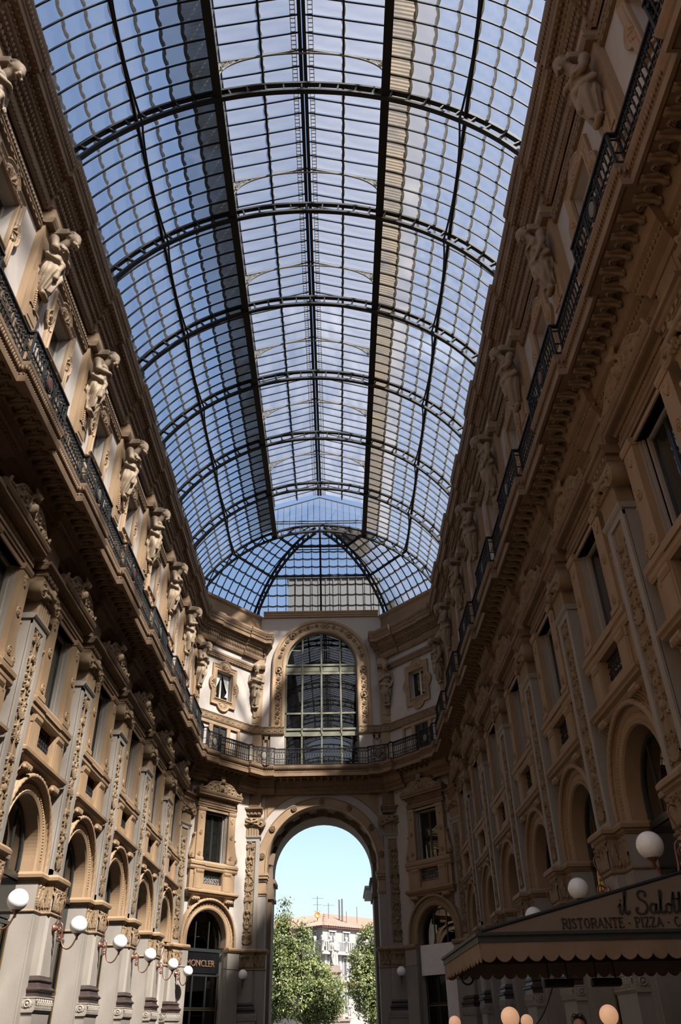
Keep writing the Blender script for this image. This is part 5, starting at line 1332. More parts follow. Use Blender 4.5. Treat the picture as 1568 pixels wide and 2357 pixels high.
stuff(obj('apse_glazing_bars', APB.mesh('apse_glazing_bars', 'roofiron'), ROOF))
for g in (-1, 1):       # corner ribs of the apse
    b = MB(); aa = np.linspace(3, 61, 34)
    for R in (RI, RO - 0.02):
        pts = [np.array((*apse_pt(R * math.sin(math.radians(a)), 1, g), ZC + R * math.cos(math.radians(a)))) for a in aa]
        for p, q in zip(pts[:-1], pts[1:]): b.bar(p, q, 0.13, 0.10)
    for a in np.linspace(5, 60, 15):
        p, q = [np.array((*apse_pt(R * math.sin(math.radians(a)), 1, g), ZC + R * math.cos(math.radians(a)))) for R in (RI, RO)]; b.bar(p, q, 0.10, 0.10, (g * 0.6, 0.55, -0.5))
        for e in (-1, 1):
            p2 = np.array((*apse_pt(RI * math.sin(math.radians(a + e * 1.3)), 1, g), ZC + RI * math.cos(math.radians(a + e * 1.3)))); b.bar(p * 0.55 + q * 0.45, p2, 0.05, 0.06)
    p = np.array((*apse_pt(RI * math.sin(math.radians(61)), 1, g), ZC + RI * math.cos(math.radians(61)))); b.bar(p + (0, 0, 0.1), p + (g * 0.05, 0.05, -0.9), 0.2, 0.2)
    obj('corner_rib', b.mesh('corner_rib', 'roofiron'), ROOF)
b = MB(); pts = [np.array((0, APC + 0.557 * RO * math.sin(math.radians(a)), ZC + (RO - 0.05) * math.cos(math.radians(a)))) for a in np.linspace(1, 61, 26)]
for p, q in zip(pts[:-1], pts[1:]): b.bar(p, q, 0.12, 0.16)
obj('centre_mullion', b.mesh('centre_mullion', 'roofiron'), ROOF)
b = MB()
for a in (A_L, A_P):
    for R, w in ((RO - 0.06, 0.10), (RI + 0.12, 0.05)):
        x0, z = arc(R, a); pl = [apse_pt(x0, 0, -1), apse_pt(x0, 1, -1), apse_pt(x0, 1, 1), apse_pt(x0, 0, 1)]
        if R < RO - 0.1: pl = pl[1:3]
        for p, q in zip(pl[:-1], pl[1:]): b.bar((*p, z), (*q, z), w, w)
obj('ring_purlin', b.mesh('ring_purlin', 'roofiron'), ROOF)
# glazed gable of the lantern over the last rib
b = MB(); y = 40.75
for x in np.arange(-2.66, 2.7, 0.38): b.bar((x, y, 27.5), (x, y, 30.36 - abs(x) * 0.315), 0.03, 0.03, (0, 1, 0))
for z in (28.38, 28.55): b.bar((-2.8, y, z), (2.8, y, z), 0.05, 0.05)
for s in (-1, 1): b.bar((s * 2.9, y, 29.45), (0, y, 30.38), 0.05, 0.06, (0, 1, 0))
obj('gable_bars', b.mesh('gable_bars', 'roofiron'), ROOF)
b = MB(); b.add([(-2.8, y, 27.5), (2.8, y, 27.5), (2.8, y, 29.48), (0, y, 30.36), (-2.8, y, 29.48)], [(0, 1, 2, 4)], [(4, 2, 3)]); obj('gable_glass', b.mesh('gable_glass', 'roofglass'), ROOF)
# ribbed sheets beside the lantern, laid over the top row of panes
for s in (-1, 1):
    b = MB(); ys = np.arange(YA, YB, 0.0188); n = 4; R = []
    for i in range(n + 1):
        a = A_L - 0.6 + (cols[1] - A_L + 0.6) * i / n; R.append([(s * (RO + 0.16 + 0.02 * math.sin(y * 2 * math.pi / 0.113)) * math.sin(math.radians(a)), y, ZC + (RO + 0.16 + 0.02 * math.sin(y * 2 * math.pi / 0.113)) * math.cos(math.radians(a))) for y in ys])
    b.rows(R); obj('ribbed_sheet', b.mesh('ribbed_sheet', 'sheet'), ROOF)

# ------------------------------------------------------------------ lettering
def text_mesh(body, size, mat, extrude=0.012):
    cu = bpy.data.curves.new('lettering', 'FONT'); cu.body = body; cu.size = size; cu.extrude = extrude; cu.align_x = 'CENTER'
    o = bpy.data.objects.new('lettering', cu); COL.objects.link(o); bpy.context.view_layer.update()
    me = bpy.data.meshes.new_from_object(o.evaluated_get(bpy.context.evaluated_depsgraph_get())); bpy.data.objects.remove(o); me.materials.clear(); me.materials.append(M[mat]); me.name = 'lettering'; return me
UPR = Matrix.Rotation(math.pi / 2, 4, 'X') 
OUT = Matrix.Rotation(math.pi, 4, 'Z') @ UPR          # readable from the gallery, local y points out of the wall
# serif letters drawn as strokes: (x0,z0,x1,z1,weight)
T_, t_ = 0.17, 0.06
GL = {'R': (0.72, [(0.12, 0, 0.12, 1, T_), (0.12, 1, 0.45, 1, t_), (0.45, 1, 0.62, 0.87, .1), (0.62, 0.87, 0.62, 0.66, T_), (0.62, 0.66, 0.45, 0.52, .1), (0.45, 0.52, 0.12, 0.52, t_), (0.36, 0.52, 0.70, 0, T_)]),
 'I': (0.3, [(0.15, 0, 0.15, 1, T_)]), 'S': (0.58, [(0.50, 0.78, 0.48, 0.92, t_), (0.48, 0.92, 0.30, 1, t_), (0.30, 1, 0.12, 0.9, .1), (0.12, 0.9, 0.12, 0.68, T_), (0.12, 0.68, 0.46, 0.38, T_), (0.46, 0.38, 0.46, 0.14, T_), (0.46, 0.14, 0.3, 0, .1), (0.3, 0, 0.12, 0.06, t_), (0.12, 0.06, 0.08, 0.26, t_)]),
 'T': (0.7, [(0.35, 0, 0.35, 1, T_), (0.05, 1, 0.65, 1, t_), (0.05, 1, 0.05, 0.8, t_), (0.65, 1, 0.65, 0.8, t_)]), 'O': (0.78, [(0.13, 0.3, 0.13, 0.7, T_), (0.13, 0.7, 0.28, 0.97, .11), (0.28, 0.97, 0.5, 0.97, t_), (0.5, 0.97, 0.65, 0.7, .11), (0.65, 0.7, 0.65, 0.3, T_), (0.65, 0.3, 0.5, 0.03, .11), (0.5, 0.03, 0.28, 0.03, t_), (0.28, 0.03, 0.13, 0.3, .11)]),
 'A': (0.76, [(0.06, 0, 0.37, 1, t_), (0.37, 1, 0.68, 0, T_), (0.18, 0.34, 0.56, 0.34, t_)]), 'N': (0.8, [(0.12, 0, 0.12, 1, t_), (0.12, 1, 0.68, 0, T_), (0.68, 0, 0.68, 1, t_)]),
 'E': (0.64, [(0.14, 0, 0.14, 1, T_), (0.14, 1, 0.56, 1, t_), (0.14, 0.52, 0.44, 0.52, t_), (0.14, 0, 0.58, 0, t_), (0.56, 1, 0.56, 0.82, t_), (0.58, 0, 0.58, 0.2, t_), (0.44, 0.62, 0.44, 0.42, t_)]), 'F': (0.6, [(0.14, 0, 0.14, 1, T_), (0.14, 1, 0.55, 1, t_), (0.14, 0.52, 0.44, 0.52, t_), (0.55, 1, 0.55, 0.82, t_), (0.44, 0.62, 0.44, 0.42, t_)]),
 'P': (0.66, [(0.14, 0, 0.14, 1, T_), (0.14, 1, 0.45, 1, t_), (0.45, 1, 0.58, 0.86, .1), (0.58, 0.86, 0.58, 0.64, T_), (0.58, 0.64, 0.45, 0.5, .1), (0.45, 0.5, 0.14, 0.5, t_)]), 'Z': (0.66, [(0.08, 1, 0.58, 1, t_), (0.56, 1, 0.1, 0, T_), (0.08, 0, 0.6, 0, t_), (0.08, 1, 0.08, 0.8, t_), (0.6, 0, 0.6, 0.2, t_)]),
 'C': (0.7, [(0.60, 0.76, 0.56, 0.93, t_), (0.56, 0.93, 0.36, 1, t_), (0.36, 1, 0.13, 0.7, .12), (0.13, 0.7, 0.13, 0.3, T_), (0.13, 0.3, 0.36, 0, .12), (0.36, 0, 0.56, 0.06, t_), (0.56, 0.06, 0.62, 0.22, t_)]), "'": (0.25, [(0.14, 1, 0.10, 0.78, .09)]), '-': (0.45, [(0.1, 0.42, 0.36, 0.42, .09)]), ' ': (0.3, [])}
def serif_text(s, h, y):
    b = MB(); x = 0
    for ch in s:
        w, st = GL[ch]
        for x0, z0, x1, z1, t in st:
            b.bar((x + x0 * h, y, z0 * h), (x + x1 * h, y, z1 * h), 0.012, t * h * 0.75, (0, 1, 0)) if False else b.bar((x + x0 * h, y, z0 * h), (x + x1 * h, y, z1 * h), t * h * 0.8, 0.012, (0, 1, 0))
            if abs(x1 - x0) < 0.02 and abs(z1 - z0) > 0.9:
                for zz in (0, 1): b.bar((x + (x0 - 0.13) * h, y, zz * h), (x + (x0 + 0.13) * h, y, zz * h), 0.05 * h, 0.012, (0, 1, 0))
        x += (w + 0.06) * h
    return b, x
def smooth(P, k=8):
    P = np.array(P, float); o = []
    for i in range(len(P) - 1):
        p0, p1, p2, p3 = P[max(i - 1, 0)], P[i], P[i + 1], P[min(i + 2, len(P) - 1)]
        for j in range(k): t = j / k; o.append(0.5 * (2 * p1 + (p2 - p0) * t + (2 * p0 - 5 * p1 + 4 * p2 - p3) * t * t + (3 * p1 - p0 - 3 * p2 + p3) * t ** 3))
    return np.array(o + [P[-1]])
def script_stroke(b, P, w, y, ox=0, oz=0, sc=1):
    Q = smooth(P) * sc + np.array((ox, oz)); k = len(Q); r = []
    for i in range(k):
        d = Q[min(i + 1, k - 1)] - Q[max(i - 1, 0)]; d = d / (np.linalg.norm(d) + 1e-9); r.append(w * (0.55 + 0.45 * abs(d[1])))
    T = np.gradient(Q, axis=0); T /= np.linalg.norm(T, axis=1)[:, None] + 1e-9; N = np.stack([-T[:, 1], T[:, 0]], 1) * np.array(r)[:, None] / 2
    L, R = Q + N, Q - N
    b.rows([[(p[0], y + d, p[1]) for p in E] for d, E in ((-0.006, L), (-0.006, R), (0.006, R), (0.006, L), (-0.006, L))])
sf = CACHE.get(('sf', 'left', 'end'))
if sf: obj('lettering', text_mesh('MONCLER', 0.38, 'copperletter'), sf, mat=Matrix.Translation((0.0, -0.25, 4.40)) @ OUT, )
sf = CACHE.get(('sf', 'left', 1)) or CACHE.get(('sf', 'left', 0))
for kk in (0, 1):
    sf = CACHE.get(('sf', 'left', kk))
    if sf and kk == 0:
        b = MB()
        for x in (0.75, 0.35, -0.05, -0.45, -0.85):
            P = [(x - 0.13, 4.25), (x + 0.05, 4.25), (x + 0.13, 4.85), (x - 0.05, 4.85)] if x > -1 else []
            P = [(-q if False else q, z) for q, z in P]
            for p, q in zip(P, P[1:] + P[:1]): b.bar((p[0], -0.25, p[1]), (q[0], -0.25, q[1]), 0.02, 0.02, (0, 1, 0))
        obj('outlined_letters', b.mesh('outlined_letters', 'copperletter'), sf)
sf = CACHE.get(('sf', 'right', 1))
if sf:
    b = MB(); P = [(0.0, 0.0), (0.03, 0.45), (0.10, 0.80), (0.17, 0.82), (0.22, 0.5), (0.24, 0.12), (0.27, 0.5), (0.34, 0.82), (0.40, 0.78), (0.44, 0.4), (0.46, 0.2)]
    Q = [(0.46, 0.2), (0.52, 0.42), (0.60, 0.42), (0.52, 0.2), (0.60, 0.22), (0.66, 0.46), (0.66, 0.2), (0.72, 0.46), (0.78, 0.44), (0.78, 0.22), (0.84, 0.3)]
    for W_ in (P, Q): b.tube([(-0.62 + 1.5 * x, 0.0, 3.72 + 1.35 * z) for x, z in smooth(W_)], 0.028, 6)
    obj('gold_script', b.mesh('gold_script', 'goldneon'), sf, mat=Matrix.Translation((0, -0.18, 0)) @ Matrix.Diagonal((-1, 1, 1, 1)))
# ------------------------------------------------------------------ white boarding at the right end shop
m = diag_mat('right'); t = obj('hoarding', None, None, mat=m); tag(t, 'white boarding over the shopfront right of the big arch', 'hoarding')
obj('upper_board', me_box(-1.15, 1.15, 0.0, 0.05, 3.86, 5.12, 'white', 'upper_board'), t); obj('lower_board', me_box(-1.2, -0.35, -0.02, 0.04, 0.0, 3.84, 'white', 'lower_board'), t)

# ------------------------------------------------------------------ restaurant awning
M['cloth'] = stone('brown_awning_cloth', (0.155, 0.115, 0.085), (0.135, 0.098, 0.07), 3, 0.9, 0.05)
M['cloth2'] = stone('tan_valance_cloth', (0.20, 0.135, 0.09), (0.17, 0.115, 0.075), 3, 0.9, 0.05)
M['pelmet'] = plain('dark_green_pelmet', (0.022, 0.026, 0.024), 0.6); M['inkdark'] = plain('dark_lettering', (0.018, 0.013, 0.011), 0.7)
AX0, AX1, AY0, AY1, AZ = 2.54, 6.45, 10.64, 14.3, 2.55
AW = thing('awning', 'large dark restaurant awning with scalloped valance fixed to the right wall', 'awning')
SL = 0.235; ztop = AZ + 0.08 + SL * (AX1 - AX0)
b = MB(); q = [(AX0, AZ + 0.06), (AX1, AZ + 0.06), (AX1, ztop), (AX0, AZ + 0.09)]
b.prism(q, AY0 - 0.012, AY0 + 0.012); obj('side_cloth', b.mesh('side_cloth', 'cloth'), AW)
b = MB(); b.prism(q, AY1 - 0.012, AY1 + 0.012); obj('side_cloth', b.mesh('side_cloth', 'cloth'), AW)
b = MB(); b.add([(AX0, AY0, AZ + 0.10), (AX1, AY0, ztop + 0.02), (AX1, AY1, ztop + 0.02), (AX0, AY1, AZ + 0.10), (AX0, AY0, AZ + 0.07), (AX1, AY0, ztop - 0.01), (AX1, AY1, ztop - 0.01), (AX0, AY1, AZ + 0.07)], [(0, 1, 2, 3), (7, 6, 5, 4), (0, 4, 5, 1), (3, 2, 6, 7), (0, 3, 7, 4)]); obj('top_cloth', b.mesh('top_cloth', 'cloth'), AW)
b = MB()
for y in (AY0, AY1): b.tube([(AX0, y, AZ + 0.10), (AX1, y, ztop + 0.02)], 0.025, 6)
for x in np.linspace(AX0 + 0.1, AX1 - 0.1, 4): b.bar((x, AY0, AZ + 0.06 + SL * (x - AX0)), (x, AY1, AZ + 0.06 + SL * (x - AX0)), 0.04, 0.05)
obj('frame_tubes', b.mesh('frame_tubes', 'iron'), AW)
b = MB()
for y, d in ((AY0, -1), (AY1, 1)):
    for z0, z1, o in ((AZ - 0.02, AZ + 0.075, 0.05), (AZ + 0.05, AZ + 0.085, 0.075)): b.box(AX0 - o, AX1, min(y, y + d * o), max(y, y + d * o), z0, z1)
for z0, z1, o in ((AZ - 0.02, AZ + 0.075, 0.05), (AZ + 0.05, AZ + 0.085, 0.075)): b.box(AX0 - o, AX0, AY0, AY1, z0, z1)
obj('pelmet', b.mesh('pelmet', 'pelmet'), AW)
def valance(x0, y0, x1, y1, sc=0.19):
    b = MB(); L = math.hypot(x1 - x0, y1 - y0); n = max(1, round(L / sc)); k = 8; dx, dy = (x1 - x0) / L, (y1 - y0) / L; T, U = [], []
    for i in range(n * k + 1):
        u = L * i / (n * k); t = (i % k) / k; o = 0.012 * math.sin(u * 9); z = AZ - 0.16 - 0.065 * abs(math.sin(math.pi * t)) ** 0.7
        T.append((x0 + dx * u - dy * 0, y0 + dy * u, AZ - 0.01)); U.append((x0 + dx * u - dy * o, y0 + dy * u + dx * o, z))
    b.rows([T, U]); b.rows([[(x + dy * 0.008, y - dx * 0.008, z) for x, y, z in T], [(x + dy * 0.008, y - dx * 0.008, z) for x, y, z in U]]); b.tube(U, 0.007, 4)
    return b.mesh('valance', 'cloth2')
obj('valance', valance(AX0 - 0.03, AY0 - 0.03, AX1, AY0 - 0.03), AW); obj('valance', valance(AX0 - 0.03, AY1 + 0.03, AX0 - 0.03, AY0 - 0.03), AW); obj('valance', valance(AX1, AY1 + 0.03, AX0 - 0.03, AY1 + 0.03), AW)
b, wtx = serif_text("RISTORANTE - PIZZA - CAFFE' - ", 0.105, 0); obj('lettering', b.mesh('lettering', 'inkdark'), AW, loc=(3.54, AY0 - 0.02, AZ + 0.115))
b = MB()
SC = [([(0.02, 0.30), (0.10, 0.40), (0.13, 0.42), (0.08, 0.12), (0.12, 0.02), (0.22, 0.12)], 0.07), ([(0.17, 0.58), (0.19, 0.60)], 0.09), ([(0.24, 0.14), (0.36, 0.60), (0.46, 0.92), (0.40, 0.98), (0.36, 0.7), (0.32, 0.12), (0.40, 0.02), (0.50, 0.14)], 0.07),
 ([(1.28, 0.74), (1.30, 0.92), (1.12, 1.0), (0.98, 0.86), (1.02, 0.66), (1.24, 0.50), (1.30, 0.26), (1.12, 0.02), (0.86, 0.04), (0.80, 0.2), (0.9, 0.28)], 0.08), ([(1.66, 0.38), (1.54, 0.44), (1.42, 0.26), (1.44, 0.06), (1.54, 0.03), (1.64, 0.2), (1.70, 0.42), (1.66, 0.1), (1.72, 0.02), (1.82, 0.14)], 0.065),
 ([(1.82, 0.14), (1.94, 0.60), (2.02, 0.92), (1.96, 0.98), (1.92, 0.7), (1.88, 0.12), (1.95, 0.02), (2.04, 0.12)], 0.07), ([(2.26, 0.42), (2.14, 0.36), (2.10, 0.14), (2.20, 0.02), (2.32, 0.14), (2.32, 0.34), (2.22, 0.42), (2.36, 0.34)], 0.065),
 ([(2.36, 0.3), (2.54, 0.9), (2.50, 0.5), (2.46, 0.1), (2.52, 0.02), (2.62, 0.12)], 0.07), ([(2.40, 0.6), (2.70, 0.64)], 0.05), ([(2.62, 0.12), (2.80, 0.9), (2.76, 0.5), (2.72, 0.1), (2.78, 0.02), (2.88, 0.12)], 0.07), ([(2.66, 0.6), (2.96, 0.64)], 0.05), ([(3.08, 0.42), (2.96, 0.36), (2.92, 0.14), (3.02, 0.02), (3.14, 0.14), (3.14, 0.34), (3.04, 0.42)], 0.065)]
for P, w in SC: script_stroke(b, P, w * 1.25, 0, 0, 0, 1)
o = obj('script_lettering', b.mesh('script_lettering', 'inkdark'), AW, mat=Matrix.Translation((4.26, AY0 - 0.02, AZ + 0.255)) @ Matrix.Diagonal((0.285, 1, 0.26, 1)))
b = MB(); b.tube([(AX0 + 0.25 + 0.09 * math.cos(t), AY1 - 0.4, AZ - 0.22 + 0.09 * math.sin(t)) for t in np.linspace(2.6, 6.3, 14)], 0.014, 5); obj('hook', b.mesh('hook', 'iron'), AW)
# patio heaters hung under it
for i, (x, y, lb) in enumerate(((4.02, 13.2, 'bar heater hanging under the awning, left of the pair'), (4.72, 13.2, 'bar heater hanging under the awning, right of the pair'))):
    t = thing('patio_heater', lb, 'heater', (x, y, 0)); b = MB(); b.prismx([(-0.06, 2.17), (0.06, 2.15), (0.07, 2.21), (0.0, 2.26), (-0.07, 2.23)], -0.21, 0.21); obj('housing', b.mesh('housing', 'iron'), t)
    b = MB(); b.tube([(-0.18, 0, 2.165), (0.18, 0, 2.165)], 0.014, 6); obj('heating_tube', b.mesh('heating_tube', 'copper'), t)
    b = MB()
    for s in (-1, 1): b.tube([(s * 0.14, 0, 2.24), (s * 0.12, 0, AZ + 0.06 + SL * (x - AX0))], 0.01, 5)
    obj('hanger', b.mesh('hanger', 'iron'), t)
# lit globe lights on posts around the tables
for x, y, lb in ((2.76, 10.55, 'lit warm globe light on a post, nearest under the awning corner'), (3.88, 10.5, 'lit warm globe light on a post, farthest right under the awning'), (4.05, 16.0, 'small lit warm globe light just right of the nearest one'), (2.80, 16.0, 'small lit warm globe light at the far left of the awning')):
    t = thing('globe_light', lb, 'lamp', (x, y, 0), group='warm globe lights on posts'); obj('globe', me_globe(0.105, 1.77, 'warm'), t)
    b = MB(); b.lathe([(0.16, 0), (0.16, 0.04), (0.03, 0.06), (0.022, 0.1), (0.022, 1.60), (0.001, 1.60)], (0, 0, 0), 12); obj('post', b.mesh('post', 'iron'), t)
    b = MB(); b.lathe([(0.02, 1.58), (0.06, 1.60), (0.07, 1.655), (0.06, 1.69), (0.001, 1.69)], (0, 0, 0), 12); obj('collar', b.mesh('collar', 'iron'), t)
b = MB(); b.tube(smooth([(3.98, 15.9, 1.70), (4.12, 15.85, 1.69), (4.25, 15.6, 1.85), (4.28, 15.0, 2.1), (4.26, 14.4, 2.33)]), 0.01, 5)
thing('power_cable', 'thin black cable looping from a globe light up to the awning', 'cable', me=b.mesh('power_cable', 'iron'))
# ------------------------------------------------------------------ a person under the awning; only the top of the head shows
M['skin'] = plain('skin', (0.30, 0.16, 0.11), 0.55); M['hair'] = plain('short_dark_hair', (0.03, 0.022, 0.018), 0.8); M['shirt'] = plain('dark_shirt', (0.05, 0.05, 0.06), 0.85); M['trousers'] = plain('dark_trousers', (0.035, 0.035, 0.045), 0.85); M['lens'] = plain('dark_lens', (0.01, 0.01, 0.012), 0.08)
px, py = 3.66, 11.0
PT = thing('person', 'person with sunglasses pushed up on the head, under the awning', 'person', (px, py, 0), math.radians(160))
s = SD((-0.5, -0.3, -0.02), (0.5, 0.32, 1.80), 0.02)
for g in (-1, 1):
    s.cap((g * 0.10, 0, 0.88), (g * 0.11, 0.01, 0.48), 0.088, 0.062, 0.03); s.cap((g * 0.11, 0.01, 0.48), (g * 0.12, 0, 0.10), 0.060, 0.042, 0.02); s.cap((g * 0.12, -0.04, 0.04), (g * 0.13, 0.14, 0.035), 0.05, 0.04, 0.03)
    s.cap((g * 0.20, 0, 1.42), (g * 0.25, 0.0, 1.12), 0.055, 0.045, 0.03); s.cap((g * 0.25, 0, 1.12), (g * 0.26, 0.06, 0.86), 0.042, 0.032, 0.02); s.ell((g * 0.265, 0.08, 0.79), (0.025, 0.045, 0.055), 0.015)
    for f in range(4): s.cap((g * 0.268, 0.05 + 0.022 * f, 0.76), (g * 0.262, 0.065 + 0.02 * f, 0.69 + 0.008 * abs(f - 1)), 0.011, 0.009, 0.004)
    s.cap((g * 0.25, 0.11, 0.80), (g * 0.235, 0.13, 0.75), 0.011, 0.009, 0.006)
s.ell((0, 0, 0.94), (0.17, 0.12, 0.15), 0.05); s.cap((0, 0, 0.95), (0, 0, 1.30), 0.125, 0.14, 0.06); s.ell((0, 0, 1.34), (0.21, 0.12, 0.13), 0.05); s.cap((0, 0, 1.42), (0, 0.02, 1.54), 0.058, 0.055, 0.03)
s.ell((0, 0.03, 1.66), (0.076, 0.095, 0.125), 0.02); s.ell((0, 0.085, 1.60), (0.05, 0.05, 0.05), 0.02); s.ell((0, 0.132, 1.645), (0.014, 0.022, 0.026), 0.008); s.ell((0, 0.118, 1.60), (0.026, 0.012, 0.010), 0.004)
for g in (-1, 1): s.ell((g * 0.078, 0.02, 1.655), (0.012, 0.024, 0.034), 0.006); s.ell((g * 0.03, 0.115, 1.67), (0.014, 0.01, 0.009), 0.002)
V, Q = s.nets(); c = V[Q].mean(1)[:, 2]; xx = np.abs(V[Q].mean(1)[:, 0]); b = MB(); mi = np.where(c > 1.47, 0, np.where((c > 0.92), 1, 2)); mi = np.where((xx > 0.215) & (c < 1.12) & (c > 0.66), 0, mi)
b.v.append(V); b.n = len(V)
for k in range(3): q = Q[mi == k]; b.q.append((q, np.full(len(q), k), np.full(len(q), True)))
obj('body', b.mesh('body', ['skin', 'shirt', 'trousers']), PT)
s = SD((-0.12, -0.12, 1.58), (0.12, 0.16, 1.83), 0.012); s.put(np.maximum(s.dell((0, 0.02, 1.675), (0.084, 0.102, 0.122)), 1.66 - s.z + (s.y) * 0.9)); obj('hair', s.mesh('hair', 'hair'), PT)
sg = thing('sunglasses', 'dark sunglasses pushed up on the head under the awning', 'glasses', (px, py, 0), math.radians(160)); b = MB()
for g in (-1, 1): b.ball((g * 0.034, 0.105, 1.775), (0.030, 0.012, 0.024), 10, 6)
obj('lens', b.mesh('lens', 'lens'), sg); b = MB(); b.tube([(-0.012, 0.112, 1.782), (0, 0.116, 1.786), (0.012, 0.112, 1.782)], 0.005, 5)
for g in (-1, 1): b.tube([(g * 0.064, 0.10, 1.778), (g * 0.085, 0.05, 1.735), (g * 0.085, -0.02, 1.70)], 0.004, 5)
obj('frame', b.mesh('frame', 'iron'), sg)

# ------------------------------------------------------------------ the square beyond the arch
b = MB(); b.box(-60, 60, 60, 260, -0.3, 0.02); thing('ground', 'paved square beyond the arch', 'ground', kind='structure', me=b.mesh('ground', stone('square_paving', (0.20, 0.19, 0.175), (0.16, 0.15, 0.14), 0.5, 0.8, 0.02)))
M['leaf'] = None
def leafmat():
    m, nt, p, N, L = _nodes('leaf')
    oi = N('ShaderNodeTexCoord'); no = N('ShaderNodeTexNoise'); no.inputs['Scale'].default_value = 1.1; no.inputs['Detail'].default_value = 6; L(oi.outputs['Object'], no.inputs[0])
    rp = N('ShaderNodeValToRGB'); e = rp.color_ramp.elements; e[0].position = 0.35; e[0].color = (0.034, 0.055, 0.014, 1); e[1].position = 0.68; e[1].color = (0.135, 0.150, 0.042, 1); L(no.outputs[0], rp.inputs[0]); L(rp.outputs[0], p.inputs['Base Color']); p.inputs['Roughness'].default_value = 0.55
    t = N('ShaderNodeBsdfTranslucent'); t.inputs[0].default_value = (0.10, 0.13, 0.025, 1); mx = N('ShaderNodeMixShader'); mx.inputs[0].default_value = 0.25
    L(p.outputs[0], mx.inputs[1]); L(t.outputs[0], mx.inputs[2]); L(mx.outputs[0], nt.nodes['Material Output'].inputs[0]); return m
M['leaf'] = leafmat(); M['bark'] = stone('bark', (0.10, 0.07, 0.05), (0.06, 0.04, 0.03), 6, 0.9, 0.3)
M['monstone'] = stone('white_monument_marble', (0.170, 0.163, 0.154), (0.128, 0.119, 0.110), 1.2, 0.6, 0.05); M['pinkstone'] = stone('pink_pedestal_granite', (0.138, 0.108, 0.094), (0.115, 0.089, 0.078), 1.5, 0.5, 0.03)
def tree(label, x, y, blobs, n, seed):
    rg = np.random.default_rng(seed); t = thing('tree', label, 'tree', (x, y, 0)); zt = max(c[2] for c, r in blobs)
    b = MB(); b.tube([(0, 0, 0), (0.05, 0, 1.5), (-0.05, 0.05, 3), (0.1, 0, zt * 0.6), (blobs[0][0][0], blobs[0][0][1], zt)], [0.28, 0.22, 0.2, 0.14, 0.04], 9)
    obj('trunk', b.mesh('trunk', 'bark'), t); b = MB()
    for c, r in blobs: b.tube([(0, 0, max(1.5, c[2] - r[2] * 1.2)), tuple(np.array(c) * (0.5, 0.5, 1) - (0, 0, r[2] * 0.3)), c], [0.09, 0.06, 0.02], 6)
    obj('branches', b.mesh('branches', 'bark'), t)
    vol = np.array([r[0] * r[1] * r[2] for c, r in blobs]) ** 0.7; vol /= vol.sum(); C = []
    for (c, r), v in zip(blobs, vol):
        k = int(n * v / 26) + 1; d = rg.normal(size=(k, 3)); d /= np.linalg.norm(d, axis=1)[:, None]; rad = rg.uniform(0.72, 1.06, (k, 1)); P = np.array(c) + d * rad * np.array(r)
        for p, dd in zip(P, d):
            q = p + rg.normal(size=(26, 3)) * (0.20, 0.20, 0.17); C.append((q, np.repeat(dd[None], 26, 0)))
    P = np.concatenate([c[0] for c in C]); D = np.concatenate([c[1] for c in C]); N = D * 0.5 + rg.normal(size=P.shape) * 0.6 + np.array((0.1, -0.2, 0.5)); N /= np.linalg.norm(N, axis=1)[:, None]
    U = np.cross(N, rg.normal(size=P.shape)); U /= np.linalg.norm(U, axis=1)[:, None]; Wd = np.cross(N, U); s = rg.uniform(0.06, 0.115, (len(P), 1))
    V = np.stack([P - U * s, P - Wd * s * 0.55 + N * s * 0.12, P + U * s * 1.1, P + Wd * s * 0.55 + N * s * 0.12], 1).reshape(-1, 3)
    b = MB(); b.add(V, np.arange(len(V)).reshape(-1, 4)); stuff(obj('foliage', b.mesh('foliage', 'leaf'), t))
tree('large leafy green tree filling the left half of the big arch', -1.6, 68, [((-1.9, 0, 9.3), (0.55, 0.6, 1.3)), ((-1.9, 0, 7.6), (1.2, 1.3, 1.5)), ((-0.2, 0, 8.1), (0.5, 0.5, 0.9)), ((-3.0, 0.3, 6.6), (1.1, 1.3, 1.5)), ((-0.6, 0, 6.4), (1.4, 1.5, 1.5)), ((0.3, -0.3, 5.2), (1.5, 1.6, 1.2)), ((-2.2, -0.5, 5.2), (1.8, 1.7, 1.5)), ((1.4, -0.2, 4.2), (1.5, 1.5, 1.2)), ((-0.6, -0.8, 3.9), (2.0, 1.8, 1.3)), ((-2.9, 0, 3.6), (1.5, 1.6, 1.2)), ((1.6, 0.2, 3.3), (1.1, 1.2, 0.8)), ((0.8, -0.3, 2.9), (1.2, 1.2, 0.7))], 34000, 4)
tree('leafy green tree filling the right side of the big arch, beside the white column', 3.5, 74, [((0.0, 0, 8.0), (0.9, 1.0, 1.3)), ((1.0, 0, 7.4), (1.0, 1.2, 1.4)), ((-0.7, 0, 6.6), (1.1, 1.2, 1.3)), ((0.9, 0, 5.7), (1.5, 1.5, 1.5)), ((-0.7, -0.2, 5.1), (1.4, 1.5, 1.3)), ((1.4, 0.2, 4.2), (1.5, 1.5, 1.4)), ((0.0, -0.2, 3.8), (1.4, 1.5, 1.3)), ((1.8, 0, 2.9), (1.3, 1.4, 1.0)), ((0.6, 0, 2.6), (1.2, 1.2, 0.9))], 27000, 9)
